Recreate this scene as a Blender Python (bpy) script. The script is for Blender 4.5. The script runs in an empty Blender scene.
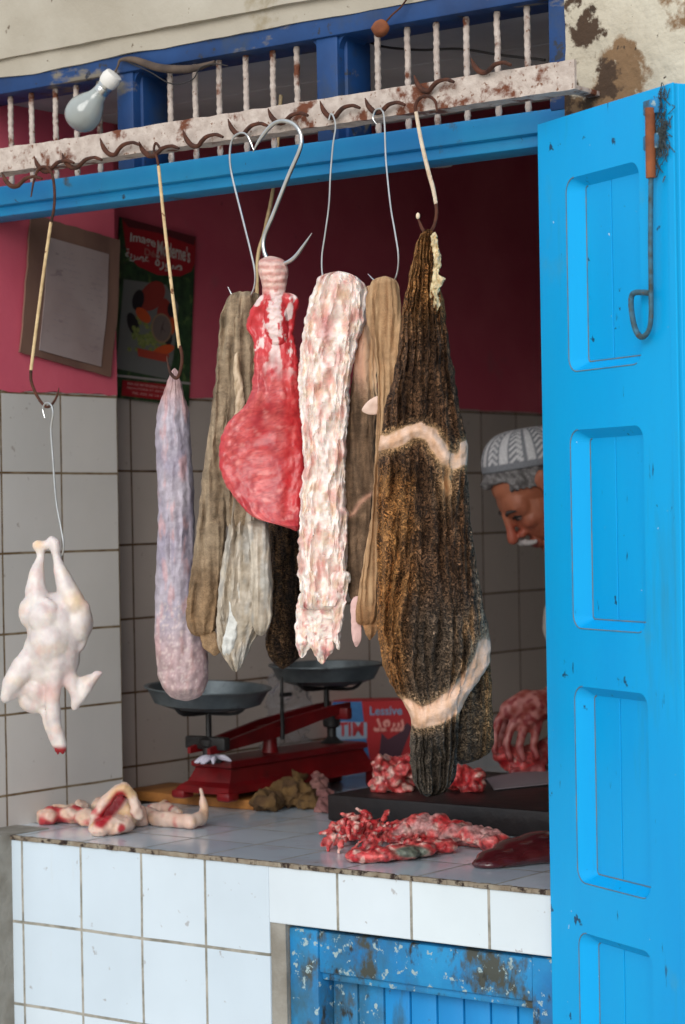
import bpy, bmesh, math, random
from mathutils import Vector, Matrix, noise
random.seed(7)
V = Vector
scene = bpy.context.scene
col = scene.collection

# ------------------------------------------------------------------ camera, sky, light, exposure
CAM = V((3.06, -3.014, 1.546)); FW = V((-.6034, .7974, 0)); RT = V((.7974, .6034, 0)); UP = V((0, 0, 1))
FOC = 2270.0; ROLL = .017
CR, SR = math.cos(ROLL), math.sin(ROLL)
cd = bpy.data.cameras.new('camera'); cam = bpy.data.objects.new('camera', cd); col.objects.link(cam)
cd.sensor_fit = 'HORIZONTAL'; cd.sensor_width = 36; cd.lens = 36 * FOC / 685
cx = RT * CR - UP * SR; cy = RT * SR + UP * CR; cz = -FW
cam.matrix_world = Matrix(((cx.x, cy.x, cz.x, CAM.x), (cx.y, cy.y, cz.y, CAM.y), (cx.z, cy.z, cz.z, CAM.z), (0, 0, 0, 1)))
cd.clip_end = 200
cd.dof.use_dof = True; cd.dof.focus_distance = 3.64; cd.dof.aperture_fstop = 9.0
scene.camera = cam
scene.view_settings.view_transform = 'Standard'; scene.view_settings.look = 'None'
scene.view_settings.gamma = 1; scene.view_settings.exposure = 0.0; scene.view_settings.use_curve_mapping = False
w = bpy.data.worlds.new('sky'); scene.world = w; w.use_nodes = True
nt = w.node_tree; bg = nt.nodes['Background']
tc = nt.nodes.new('ShaderNodeTexCoord'); sp = nt.nodes.new('ShaderNodeSeparateXYZ'); nt.links.new(tc.outputs['Generated'], sp.inputs[0])
rp = nt.nodes.new('ShaderNodeValToRGB'); nt.links.new(sp.outputs['Z'], rp.inputs[0]); nt.links.new(rp.outputs[0], bg.inputs[0])
rp.color_ramp.elements[0].position = 0.0; rp.color_ramp.elements[0].color = (.62, .66, .70, 1)
rp.color_ramp.elements[1].position = .55; rp.color_ramp.elements[1].color = (.86, .95, 1.05, 1)
bg.inputs[1].default_value = .95
sd = bpy.data.lights.new('sun', 'SUN'); sun = bpy.data.objects.new('sun', sd); col.objects.link(sun)
sd.energy = 2.3; sd.angle = math.radians(42); sd.color = (1, .97, .92)
sun.rotation_euler = V((-.34, .86, -.36)).to_track_quat('-Z', 'Y').to_euler()   # light travels this way: from street side, up

# ------------------------------------------------------------------ geometry helpers
def ray(px, py):
    dx, dy = px - 342.5, py - 512
    a = dx * CR - dy * SR; b = -dx * SR - dy * CR
    return FW + RT * (a / FOC) + UP * (b / FOC)
def P(px, py, x=None, y=None, z=None, d=None):
    v = ray(px, py)
    if x is not None: t = (x - CAM.x) / v.x
    elif y is not None: t = (y - CAM.y) / v.y
    elif z is not None: t = (z - CAM.z) / v.z
    else: t = d
    return CAM + v * t
def Q(p):
    q = p - CAM; d = q.dot(FW); a = q.dot(RT) / d * FOC; b = q.z / d * FOC
    return a * CR - b * SR + 342.5, -a * SR - b * CR + 512, d
def nz(x, y, z=0.0): return noise.noise(V((x, y, z)))
def fr(x, y, z=0.0, o=4): return noise.fractal(V((x, y, z)), 1.0, 2.1, o)
def lin(c):
    return tuple(((v / 255) / 12.92 if v / 255 <= .04045 else (((v / 255) + .055) / 1.055) ** 2.4) for v in c)
def mixc(a, b, t):
    t = max(0, min(1, t)); return tuple(a[i] + (b[i] - a[i]) * t for i in range(3))
def sm(t, a, b):
    if a == b: return 1.0 if t >= a else 0.0
    t = max(0, min(1, (t - a) / (b - a))); return t * t * (3 - 2 * t)
def crom(pts, n):
    """Catmull-Rom resampling of tuples/vectors"""
    pts = [tuple(p) for p in pts]; out = []
    k = len(pts) - 1
    for i in range(k):
        p0, p1, p2, p3 = pts[max(i - 1, 0)], pts[i], pts[i + 1], pts[min(i + 2, k)]
        for j in range(n):
            t = j / n
            out.append(tuple(.5 * (2 * b + (c - a) * t + (2 * a - 5 * b + 4 * c - d) * t * t + (-a + 3 * b - 3 * c + d) * t ** 3) for a, b, c, d in zip(p0, p1, p2, p3)))
    out.append(pts[-1]); return out

class G:
    """collects geometry; build() links it as one mesh object"""
    def __init__(s): s.v = []; s.f = []; s.c = None; s.smooth = True
    def add(s, vs, fs):
        o = len(s.v); s.v += [V(p) for p in vs]; s.f += [tuple(i + o for i in f) for f in fs]; return s
    def box(s, a, b, bev=0.0, M=None):
        a, b = V(a), V(b); lo = V(map(min, a, b)); hi = V(map(max, a, b))
        bm = bmesh.new(); bmesh.ops.create_cube(bm, size=1)
        for v in bm.verts: v.co = V((lo[i] + (v.co[i] + .5) * (hi[i] - lo[i]) for i in range(3)))
        if bev: bmesh.ops.bevel(bm, geom=bm.edges[:], offset=bev, segments=2, affect='EDGES', profile=.5)
        vs = [v.co.copy() for v in bm.verts]
        if M: vs = [M(v) for v in vs]
        s.add(vs, [[v.index for v in f.verts] for f in bm.faces]); bm.free(); return s
    def tube(s, pts, rad, n=10, sm_=4, twist=0, sq=0):
        pts = [V(p) for p in pts]
        if not isinstance(rad, (list, tuple)): rad = [rad] * len(pts)
        if sm_ > 1 and len(pts) > 2:
            q = crom([(*p, r) for p, r in zip(pts, rad)], sm_); pts = [V(a[:3]) for a in q]; rad = [a[3] for a in q]
        N = len(pts); up = None; vs = []; fs = []
        for i in range(N):
            t = (pts[min(i + 1, N - 1)] - pts[max(i - 1, 0)])
            t = t.normalized() if t.length > 1e-9 else V((0, 0, 1))
            if up is None: up = V((1, 0, 0)) if abs(t.x) < .7 else V((0, 1, 0))
            e1 = (up - t * up.dot(t)).normalized(); e2 = t.cross(e1); up = e1
            for k in range(n):
                a = 2 * math.pi * k / n; rr = rad[i] * (1 + sq * math.cos(2 * (a + twist * i)))
                vs.append(pts[i] + (e1 * math.cos(a) + e2 * math.sin(a)) * rr)
        for i in range(N - 1):
            for k in range(n): fs.append((i * n + k, i * n + (k + 1) % n, (i + 1) * n + (k + 1) % n, (i + 1) * n + k))
        fs.append(tuple(range(n))[::-1]); fs.append(tuple((N - 1) * n + k for k in range(n)))
        return s.add(vs, fs)
    def lathe(s, prof, c, n=40, ax=UP, sx=1, sy=1, M=None):
        c = V(c); vs = []; fs = []
        for r, z in prof:
            for k in range(n):
                a = 2 * math.pi * k / n; p = V((r * math.cos(a) * sx, r * math.sin(a) * sy, z))
                vs.append(c + (M @ p if M else p))
        m = len(prof)
        for i in range(m - 1):
            for k in range(n): fs.append((i * n + k, i * n + (k + 1) % n, (i + 1) * n + (k + 1) % n, (i + 1) * n + k))
        if prof[0][0] > 1e-6: fs.append(tuple(range(n))[::-1])
        if prof[-1][0] > 1e-6: fs.append(tuple((m - 1) * n + k for k in range(n)))
        return s.add(vs, fs)
    def sph(s, c, r, sc=(1, 1, 1), axes=None, sub=3):
        bm = bmesh.new(); bmesh.ops.create_icosphere(bm, subdivisions=sub, radius=1)
        c = V(c)
        if axes: f = lambda v: c + axes[0] * v.x * sc[0] * r + axes[1] * v.y * sc[1] * r + axes[2] * v.z * sc[2] * r
        else: f = lambda v: c + V((v.x * sc[0] * r, v.y * sc[1] * r, v.z * sc[2] * r))
        s.add([f(v.co) for v in bm.verts], [[v.index for v in f_.verts] for f_ in bm.faces]); bm.free(); return s
    def cap(s, a, b, ra, rb, n=12):
        a, b = V(a), V(b); s.sph(a, ra, sub=2); s.sph(b, rb, sub=2)
        if (b - a).length > 1e-6: s.tube([a, b], [ra, rb], n, 1)
        return s
    def chain(s, pts, rs):
        for i in range(len(pts) - 1): s.cap(pts[i], pts[i + 1], rs[i], rs[i + 1])
        return s
    def poly(s, pts): return s.add(pts, [tuple(range(len(pts)))])
    def build(s, name, m, parent=None, smooth=None, origin=None):
        me = bpy.data.meshes.new(name)
        o0 = V(origin) if origin is not None else (parent_loc(parent) if parent else V((0, 0, 0)))
        me.from_pydata([v - o0 for v in s.v], [], s.f); me.update()
        if s.c:
            at = me.color_attributes.new('Col', 'FLOAT_COLOR', 'POINT')
            flat = []
            for c in s.c: flat += [c[0], c[1], c[2], 1]
            at.data.foreach_set('color', flat)
        bm = bmesh.new(); bm.from_mesh(me); bmesh.ops.recalc_face_normals(bm, faces=bm.faces[:]); bm.to_mesh(me); bm.free()
        if smooth is None: smooth = s.smooth
        if smooth:
            for p in me.polygons: p.use_smooth = True
            if smooth != 'all':
                try: me.set_sharp_from_angle(angle=math.radians(38))
                except Exception: pass
        me.materials.append(m)
        o = bpy.data.objects.new(name, me); col.objects.link(o)
        if parent: o.parent = parent
        else: o.location = o0
        return o
def parent_loc(p):
    l = V(p.location)
    return l + parent_loc(p.parent) if p.parent else l
def thing(name, label, cat, loc=(0, 0, 0), group=None):
    o = bpy.data.objects.new(name, None); col.objects.link(o); o.location = loc; o.empty_display_size = .05
    return tag(o, label, cat, group)
def tag(o, label, cat, group=None, kind=None):
    o['label'] = label; o['category'] = cat
    if group: o['group'] = group
    if kind: o['kind'] = kind
    return o
def struct(o): o['kind'] = 'structure'; return o

def remesh(g, voxel, smooth=6, disp=None, colf=None):
    """union of everything in g as one continuous surface"""
    me = bpy.data.meshes.new('tmp'); me.from_pydata(g.v, [], g.f); me.update()
    bm = bmesh.new(); bm.from_mesh(me); bmesh.ops.recalc_face_normals(bm, faces=bm.faces[:]); bm.to_mesh(me); bm.free()
    ob = bpy.data.objects.new('tmp', me); col.objects.link(ob)
    m = ob.modifiers.new('r', 'REMESH'); m.mode = 'VOXEL'; m.voxel_size = voxel
    if smooth:
        m2 = ob.modifiers.new('s', 'SMOOTH'); m2.factor = .5; m2.iterations = smooth
    dg = bpy.context.evaluated_depsgraph_get(); dg.update()
    ev = ob.evaluated_get(dg); em = ev.to_mesh()
    out = G(); out.v = [v.co.copy() for v in em.vertices]; out.f = [tuple(p.vertices) for p in em.polygons]
    nr = [v.normal.copy() for v in em.vertices]
    ev.to_mesh_clear(); bpy.data.objects.remove(ob); bpy.data.meshes.remove(me)
    if disp: out.v = [v + n * disp(v) for v, n in zip(out.v, nr)]
    if colf: out.c = [colf(v, n) for v, n in zip(out.v, nr)]
    return out

def drape(rows, y=-.12, thick=.012, nr=160, nt=96, fold=.008, fx=9, fy=90, seed=0, edge=.6, efreq=12, rough=.002, rs=60, colf=None, endtap=6, yoff=None, ex=.75, lean=0.0, sharp=0, rt=5, rb=5, oc=2, fm=None):
    """hanging sheet with thickness: rows are (image row, left, right), laid at the plane through the rail; loops of a closed section are lofted"""
    rows = sorted(rows); ys = [r[0] for r in rows]
    q = crom(rows, 12)
    q.sort(key=lambda r: r[0])
    def at(yv):
        for i in range(len(q) - 1):
            if q[i][0] <= yv <= q[i + 1][0]:
                t = (yv - q[i][0]) / max(1e-6, q[i + 1][0] - q[i][0]); return q[i][1] + (q[i + 1][1] - q[i][1]) * t, q[i][2] + (q[i + 1][2] - q[i][2]) * t
        return q[-1][1], q[-1][2]
    g = G(); g.c = []; y0, y1 = ys[0], ys[-1]; nom = max(r[2] - r[1] for r in rows) / 2
    for i in range(nr + 1):
        py = y0 + (y1 - y0) * i / nr; L, R_ = at(py)
        c = (L + R_) / 2; jl = edge * fr(py / efreq, seed * 3.1, 1.7); jr = edge * fr(py / efreq, seed * 3.1, 9.2)
        for tt in ((py - y0) / rt, (y1 - py) / rb):
            if tt < 1: q_ = math.sqrt(max(0, 1 - (1 - tt) ** 2)) * .85 + .15; L, R_ = c - (c - L) * q_, c + (R_ - c) * q_
        yy = y + (yoff(py) if yoff else 0)
        pc = P(c, py, y=yy); d = (pc - CAM).dot(FW)
        a = max(.3, (R_ - L) / 2) * d / FOC
        e = min(1, ((py - y0) / endtap + .02) ** .5, ((y1 - py) / endtap + .02) ** .5)
        b = min(thick, a * 1.0) * e
        for k in range(nt):
            t = 2 * math.pi * k / nt; cs, sn = math.cos(t), math.sin(t)
            X = (a + (-jl if cs < 0 else jr) * d / FOC * abs(cs)) * math.copysign(abs(cs) ** ex, cs); Yd = b * math.copysign(abs(sn) ** ex, sn)
            p = pc + RT * X - FW * Yd
            hx = c + X * FOC / d
            u_ = c + cs * (nom * .65 + (R_ - L) / 2 * .35)
            f1 = fr(u_ / fx + .25 * fr(hx / 30, py / 60, seed, 2), py / fy, seed + (0 if sn > 0 else 50), oc)
            if sharp: f1 = (.45 - abs(f1)) * 1.6
            h = fold * f1 * min(1, abs(sn) * 1.6) * e * (fm(hx, py) if fm else 1)
            p = p - FW * (math.copysign(1, sn) * h)
            if rough:
                n3 = noise.turbulence_vector(p * rs, 2, False)
                p = p + (n3 - V((.3, .3, .3))) * rough * min(1, e)
            g.v.append(p)
            if colf:
                qx, qy, _ = Q(p); g.c.append(colf(qx, qy, sn, f1))
        if i:
            o = (i - 1) * nt
            for k in range(nt): g.f.append((o + k, o + (k + 1) % nt, o + nt + (k + 1) % nt, o + nt + k))
    g.f.append(tuple(range(nt))); g.f.append(tuple(nr * nt + k for k in range(nt)))
    if not colf: g.c = None
    return g
def merge(*gs):
    o = G(); o.c = []
    for g in gs:
        o.add(g.v, g.f); o.c += (g.c or [(.5, .5, .5)] * len(g.v))
    return o

# ------------------------------------------------------------------ materials
class NT:
    def __init__(s, name):
        s.m = bpy.data.materials.new(name); s.m.use_nodes = True; s.t = s.m.node_tree
        s.b = s.t.nodes['Principled BSDF']; s.tc = s.t.nodes.new('ShaderNodeTexCoord')
    def n(s, ty, **kw):
        nd = s.t.nodes.new(ty)
        for k, v in kw.items():
            if hasattr(nd, k) and not k.startswith('i_'): setattr(nd, k, v)
        return nd
    def l(s, a, b): s.t.links.new(a, b)
    def coord(s, stretch=(1, 1, 1), loc=(0, 0, 0)):
        mp = s.n('ShaderNodeMapping'); mp.inputs['Scale'].default_value = stretch; mp.inputs['Location'].default_value = loc
        s.l(s.tc.outputs['Object'], mp.inputs[0]); return mp.outputs[0]
    def noise(s, vec, scale, detail=5, rough=.55, dist=0):
        nd = s.n('ShaderNodeTexNoise'); nd.inputs['Scale'].default_value = scale; nd.inputs['Detail'].default_value = detail
        nd.inputs['Roughness'].default_value = rough; nd.inputs['Distortion'].default_value = dist; s.l(vec, nd.inputs['Vector']); return nd.outputs['Fac']
    def ramp(s, fac, stops, interp='LINEAR'):
        nd = s.n('ShaderNodeValToRGB'); cr = nd.color_ramp; cr.interpolation = interp
        while len(cr.elements) < len(stops): cr.elements.new(.5)
        for e, (p, c) in zip(cr.elements, stops):
            e.position = p; e.color = (*c, 1) if isinstance(c, tuple) else (c, c, c, 1)
        s.l(fac, nd.inputs[0]); return nd.outputs[0]
    def mix(s, fac, a, b, mode='MIX'):
        nd = s.n('ShaderNodeMix', data_type='RGBA', blend_type=mode)
        if isinstance(fac, (int, float)): nd.inputs[0].default_value = fac
        else: s.l(fac, nd.inputs[0])
        for sock, v in ((nd.inputs[6], a), (nd.inputs[7], b)):
            if isinstance(v, tuple): sock.default_value = (*v, 1)
            else: s.l(v, sock)
        return nd.outputs[2]
    def math(s, op, a, b=0.0, c=None):
        nd = s.n('ShaderNodeMath', operation=op)
        for i, v in enumerate((a, b) if c is None else (a, b, c)):
            if isinstance(v, (int, float)): nd.inputs[i].default_value = v
            else: s.l(v, nd.inputs[i])
        return nd.outputs[0]
    def bump(s, h, strength, dist=.005, prev=None):
        nd = s.n('ShaderNodeBump'); nd.inputs['Strength'].default_value = strength; nd.inputs['Distance'].default_value = dist
        s.l(h, nd.inputs['Height'])
        if prev: s.l(prev, nd.inputs['Normal'])
        return nd.outputs[0]

def mat(name, c1, c2=None, scale=8, detail=6, rough=.6, bump=0, bscale=None, metal=0, spec=.5, sss=0, layers=(), attr=False, stretch=(1, 1, 1), lo=.35, hi=.65, coat=0, var=.25, bdist=.004, trans=0):
    k = NT(name); vec = k.coord(stretch); c1 = lin(c1); c2 = lin(c2) if c2 else c1
    nf = k.noise(vec, scale, detail)
    if attr:
        a = k.n('ShaderNodeVertexColor'); a.layer_name = 'Col'
        v = k.ramp(nf, [(lo, 1 - var), (hi, 1 + var * .6)]); base = k.mix(1.0, a.outputs[0], v, 'MULTIPLY')
    else: base = k.ramp(nf, [(lo, c1), (hi, c2)])
    for ly in layers:
        s_, a_, b_, c_ = ly[:4]; st = ly[4] if len(ly) > 4 else (1, 1, 1)
        f = k.ramp(k.noise(k.coord(st, (3.1 + s_, 1.7, .3)), s_, 7, .62), [(a_, 0.0), (b_, 1.0)]); base = k.mix(f, base, lin(c_))
    k.l(base, k.b.inputs['Base Color'])
    k.b.inputs['Roughness'].default_value = rough; k.b.inputs['Metallic'].default_value = metal
    k.b.inputs['Specular IOR Level'].default_value = spec
    if coat: k.b.inputs['Coat Weight'].default_value = coat; k.b.inputs['Coat Roughness'].default_value = .25
    if sss:
        k.b.inputs['Subsurface Weight'].default_value = sss; k.b.inputs['Subsurface Radius'].default_value = (.012, .005, .003); k.b.inputs['Subsurface Scale'].default_value = 1
    if trans: k.b.inputs['Transmission Weight'].default_value = trans
    if bump: k.l(k.bump(k.noise(k.coord(stretch), bscale or scale * 4, 6), bump, bdist), k.b.inputs['Normal'])
    return k.m

def tile_mat(name, axes, tw, th, off, c1, c2, mort, mort2, ms=.0028, rough=.3, stain=None):
    k = NT(name); sx = k.n('ShaderNodeSeparateXYZ'); k.l(k.tc.outputs['Object'], sx.inputs[0])
    cb = k.n('ShaderNodeCombineXYZ')
    wob = k.math('MULTIPLY', k.math('SUBTRACT', k.noise(k.coord(), 2.5, 3), .5), .006)
    for i, a in enumerate(axes):
        k.l(k.math('ADD', k.math('SUBTRACT', sx.outputs[a], off[i]), wob), cb.inputs[i])
    br = k.n('ShaderNodeTexBrick'); br.offset = 0; br.squash = 1; br.offset_frequency = 2
    k.l(cb.outputs[0], br.inputs['Vector']); br.inputs['Scale'].default_value = 1
    br.inputs['Brick Width'].default_value = tw; br.inputs['Row Height'].default_value = th
    br.inputs['Mortar Size'].default_value = ms; br.inputs['Mortar Smooth'].default_value = .15
    br.inputs['Color1'].default_value = (*lin(c1), 1); br.inputs['Color2'].default_value = (*lin(c2), 1); br.inputs['Mortar'].default_value = (0, 0, 0, 1)
    mc = k.ramp(k.noise(k.coord(), 28, 6, .65), [(.38, lin(mort)), (.6, lin(mort2))])
    tilec = k.mix(1.0, br.outputs['Color'], k.ramp(k.noise(k.coord(), 3, 5), [(.3, .9), (.7, 1.04)]), 'MULTIPLY')
    spots = k.ramp(k.noise(k.coord(), 55, 4, .5), [(.70, 0.0), (.735, 1.0)])
    tilec = k.mix(k.math('MULTIPLY', spots, .45), tilec, lin((120, 95, 80)))
    if stain: tilec = k.mix(k.math('MULTIPLY', k.ramp(k.noise(k.coord(stain[1]), stain[0], 6), [(stain[3], 0.0), (stain[4], 1.0)]), .6), tilec, lin(stain[2]))
    k.l(k.mix(br.outputs['Fac'], tilec, mc), k.b.inputs['Base Color'])
    k.l(k.ramp(br.outputs['Fac'], [(0, rough), (1, .9)]), k.b.inputs['Roughness'])
    hb = k.math('SUBTRACT', 1.0, br.outputs['Fac'])
    b1 = k.bump(hb, .5, .002); b2 = k.bump(k.noise(k.coord(), 5, 2), .12, .01, b1); k.l(b2, k.b.inputs['Normal'])
    return k.m

def tripe_mat(name, scale=100, dark=.22, light=2.5, stretch=(.8, .8, 1.1), bump=1.0, dist=1.8, rough=.68, bd=.006):
    """base colour from the colour attribute, broken up by a labyrinth of papillae"""
    k = NT(name); a = k.n('ShaderNodeVertexColor'); a.layer_name = 'Col'
    n1 = k.noise(k.coord(stretch), scale, 2.5, .5, dist)
    rid = k.math('ABSOLUTE', k.math('SUBTRACT', n1, .5))
    n2 = k.noise(k.coord(stretch), scale * .23, 4, .6, .6)
    # alpha of the attribute colour luminance decides how strongly the pattern shows: pale skin is smooth
    hsv = k.n('ShaderNodeSeparateColor', mode='HSV'); k.l(a.outputs[0], hsv.inputs[0])
    amt = k.ramp(hsv.outputs[2], [(.34, 1.0), (.58, .06)])
    tips = k.ramp(rid, [(0.0, light), (.03, 1.15), (.11, dark)])  # tan papillae tips with highlights painted in, gaps between them darkened
    pat = k.mix(amt, (1, 1, 1), tips)
    base = k.mix(1.0, a.outputs[0], pat, 'MULTIPLY')
    base = k.mix(1.0, base, k.mix(amt, (1, 1, 1), k.ramp(n2, [(.3, .66), (.7, 1.3)])), 'MULTIPLY')
    k.l(base, k.b.inputs['Base Color']); k.b.inputs['Roughness'].default_value = rough
    h = k.math('MULTIPLY', k.ramp(rid, [(0.0, 1.0), (.14, 0.0)]), amt)
    b1 = k.bump(n2, .35, .01); k.l(k.bump(h, bump, bd, b1), k.b.inputs['Normal'])
    k.b.inputs['Specular IOR Level'].default_value = .22
    return k.m

def flat(name, c, rough=.6): return mat(name, c, rough=rough)
TILE_L = (190, 186, 180)
M = {}
M['tile_front'] = tile_mat('white_tile', (0, 2), .1495, .1548, (.0135, .945 - .1548 * 7), (204, 216, 226), (196, 210, 222), (120, 118, 108), (165, 160, 150), stain=(9, (1, 1, .2), (190, 180, 165), .62, .8))
M['tile_front2'] = tile_mat('white_tile_row', (0, 2), .1515, .3, (.6095, .65), (216, 226, 232), (210, 220, 228), (120, 118, 108), (165, 160, 150), stain=(9, (1, 1, .2), (190, 180, 165), .62, .8))
M['tile_near'] = tile_mat('grey_tile_near', (1, 2), .165, .1555, (.0755 - .165, 1.0105 - .1555 * 3), (216, 211, 206), (206, 202, 197), (96, 72, 44), (140, 122, 96), ms=.0024)
M['tile_deep'] = tile_mat('grey_tile_deep', (1, 2), .168, .157, (.5665 - .168 * 12, 1.0135 - .157 * 4), (200, 187, 178), (191, 178, 170), (84, 60, 40), (120, 96, 74), ms=.0026)
M['tile_top'] = tile_mat('counter_tile', (0, 1), .1515, .1515, (.0135, .0), (196, 208, 218), (182, 194, 206), (110, 108, 104), (140, 138, 132), ms=.003, rough=.16, stain=(7, (1, 1, 1), (165, 130, 125), .58, .8))
M['edge'] = mat('mortar_edge', (150, 140, 124), (120, 105, 88), scale=40, rough=.9, layers=[(55, .52, .6, (45, 30, 24))], bump=.6)
M['pink'] = mat('pink_paint', (216, 98, 116), (204, 82, 104), scale=4, rough=.75, bump=.15, bscale=60, layers=[(6, .62, .75, (190, 92, 108)), (22, .70, .76, (120, 50, 60))])
M['plaster'] = mat('old_plaster', (178, 170, 156), (164, 155, 140), scale=5, rough=.95, bump=.5, bscale=45, layers=[(6, .60, .66, (150, 138, 116)), (34, .66, .70, (86, 70, 54))])
M['plaster_bad'] = mat('flaking_plaster', (204, 196, 178), (176, 164, 144), scale=5, rough=.95, bump=1.0, bscale=24, layers=[(6, .53, .57, (126, 98, 70)), (7.5, .58, .61, (70, 52, 38)), (30, .64, .67, (60, 48, 38))], bdist=.01)
M['concrete'] = mat('concrete', (150, 146, 138), (120, 114, 104), scale=14, rough=.95, bump=.7)
M['blue'] = mat('blue_paint', (0, 166, 228), (0, 152, 220), scale=3, stretch=(1, 1, .3), rough=.45, spec=.25, bump=.12, bscale=30, layers=[(9, .56, .72, (40, 140, 180), (1, 1, .12)), (40, .66, .69, (24, 80, 124), (1, 1, .2)), (26, .675, .70, (26, 66, 100)), (5, .62, .8, (60, 150, 190)), (70, .72, .74, (200, 215, 220))])
M['worn_line'] = mat('worn_edge', (112, 116, 116), (70, 110, 136), scale=40, rough=.9)
M['blue_frame'] = mat('blue_paint_frame', (14, 146, 200), (10, 120, 182), scale=5, rough=.5, bump=.2, bscale=30, layers=[(14, .62, .70, (70, 74, 74)), (40, .68, .71, (40, 40, 44))])
M['blue_dark'] = mat('dark_blue_frame', (18, 66, 122), (12, 48, 94), scale=7, rough=.6, bump=.3, bscale=30, layers=[(8, .54, .68, (44, 60, 84)), (14, .60, .66, (120, 112, 100), (.4, 1, 1)), (30, .62, .66, (40, 44, 56))])  # darker blue than the transom and jamb
M['blue_worn'] = mat('worn_blue_paint', (24, 136, 192), (14, 108, 168), scale=9, rough=.65, bump=.4, bscale=40, layers=[(9, .46, .66, (46, 88, 108), (1, 1, .6)), (18, .52, .62, (62, 66, 60), (1, 1, .6)), (60, .60, .64, (150, 172, 176)), (30, .58, .66, (36, 38, 34), (1, 1, .5))])
M['blue_plank'] = mat('plank_blue_paint', (8, 140, 206), (4, 122, 190), scale=6, stretch=(1, 1, .2), rough=.6, bump=.25, bscale=40, layers=[(14, .58, .70, (40, 84, 104), (1, 1, .3)), (60, .66, .69, (60, 56, 48))])
M['rail'] = mat('painted_rusty_iron', (198, 184, 174), (174, 158, 148), scale=60, rough=.85, bump=.9, bscale=120, layers=[(22, .54, .62, (104, 56, 34)), (90, .62, .66, (120, 84, 64)), (9, .66, .72, (80, 44, 28))], bdist=.003)
M['rust'] = mat('rust', (92, 50, 32), (54, 30, 22), scale=60, rough=.8, bump=.6, bscale=140, metal=.2)
M['rust_orange'] = mat('orange_rust', (150, 84, 44), (110, 60, 36), scale=30, rough=.85, bump=.5, bscale=100)
M['rod'] = mat('pale_coated_rod', (214, 186, 142), (188, 158, 116), scale=50, rough=.7, bump=.6, bscale=100, layers=[(60, .62, .66, (110, 66, 36))])
M['steel'] = mat('steel', (222, 222, 220), (196, 196, 194), scale=30, rough=.28, metal=1)
M['black'] = mat('blackened_iron', (40, 38, 38), (24, 22, 22), scale=30, rough=.5, bump=.3, bscale=90)
M['red_iron'] = mat('red_enamel', (126, 12, 18), (92, 8, 13), scale=12, rough=.4, bump=.15, bscale=40, layers=[(20, .62, .7, (70, 14, 14))])
M['pan'] = mat('grey_pan', (112, 120, 124), (86, 94, 98), scale=20, rough=.42, metal=.6, layers=[(26, .6, .68, (60, 62, 64))])
M['wood'] = mat('board_wood', (170, 112, 52), (136, 84, 38), scale=6, stretch=(6, 1, 6), rough=.7, bump=.3)
M['slab'] = mat('blackened_wood', (32, 24, 24), (20, 15, 17), scale=14, rough=.45, bump=.5, bscale=40, layers=[(9, .6, .7, (74, 30, 32))])
M['ceil'] = mat('grey_ceiling', (176, 172, 176), (150, 146, 150), scale=4, rough=.95, bump=.4, bscale=20)
M['ground'] = mat('street', (205, 194, 176), (186, 176, 158), scale=3, rough=.95, bump=.4)
M['inner'] = mat('pale_bounce_wall', (226, 220, 210), (214, 208, 198), scale=4, rough=.9)  # unseen back and right walls, made pale to bounce light inside
M['floor'] = mat('cement_floor', (160, 154, 146), (140, 134, 128), scale=6, rough=.8)
M['cable'] = flat('dark_cable', (40, 34, 32))
M['chrome'] = M['steel']
M['skin_meat'] = mat('poultry_skin', (1, 1, 1), attr=True, scale=60, var=.07, rough=.42, sss=.15, bump=.35, bscale=160, bdist=.0015)
M['meat'] = mat('raw_meat', (1, 1, 1), attr=True, scale=110, var=.45, rough=.3, sss=.05, bump=.7, bscale=90, bdist=.005, lo=.38, hi=.62)
M['lung'] = mat('lung_flesh', (1, 1, 1), attr=True, scale=60, var=.16, rough=.34, sss=.05, bump=.3, bscale=90, bdist=.004)
M['fat'] = mat('raw_fat', (1, 1, 1), attr=True, scale=90, var=.15, rough=.36, sss=.12, bump=.6, bscale=110, bdist=.004)
M['gut'] = mat('smooth_gut', (1, 1, 1), attr=True, scale=70, var=.22, rough=.42, bump=.55, bscale=150, bdist=.002)
M['tripe'] = tripe_mat('tripe')
M['tripe_fine'] = tripe_mat('fine_tripe', scale=240, dark=.78, light=1.08, bump=.55, bd=.003)

# ------------------------------------------------------------------ the setting
CT = .95           # counter top height
g = G().box((-12, -14, -.1), (14, 3.2, 0)); struct(g.build('ground', M['ground'], smooth=False))
g = G().box((-.1, .0, .0), (2.4, 3.0, .004)); struct(g.build('floor', M['floor'], smooth=False))
PK = 1.792         # where tiles end and the pink paint begins
g = G().box((-.45, -.02, 0), (-.1, .405, PK)); struct(g.build('wall_left', M['tile_near'], smooth=False))
def wavy_wall(x, y0, y1, z0, z1, dx):
    g = G(); n = 60
    for i in range(n + 1):
        y = y0 + (y1 - y0) * i / n; zz = z0 + .006 * fr(y * 14, 3.3)
        g.v += [V((x, y, zz)), V((x, y, z1)), V((x - dx, y, z1)), V((x - dx, y, zz))]
        if i:
            o = (i - 1) * 4
            for k in range(4): g.f.append((o + k, o + (k + 1) % 4, o + 4 + (k + 1) % 4, o + 4 + k))
    g.f += [(0, 1, 2, 3), tuple(n * 4 + k for k in range(4))]
    return g
struct(wavy_wall(-.0985, -.02, .405, PK, 3.0, .3515).build('wall_left_upper', M['pink'], smooth=False))
struct(G().box((-.45, .405, 0), (-.21, 3.0, PK + .012)).build('wall_side', M['tile_deep'], smooth=False))
struct(wavy_wall(-.2085, .405, 3.0, PK + .012, 3.0, .2415).build('wall_side_upper', M['pink'], smooth=False))
struct(G().box((-.45, 3.0, 0), (2.6, 3.2, 3.0)).build('wall_back', M['inner'], smooth=False))
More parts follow.
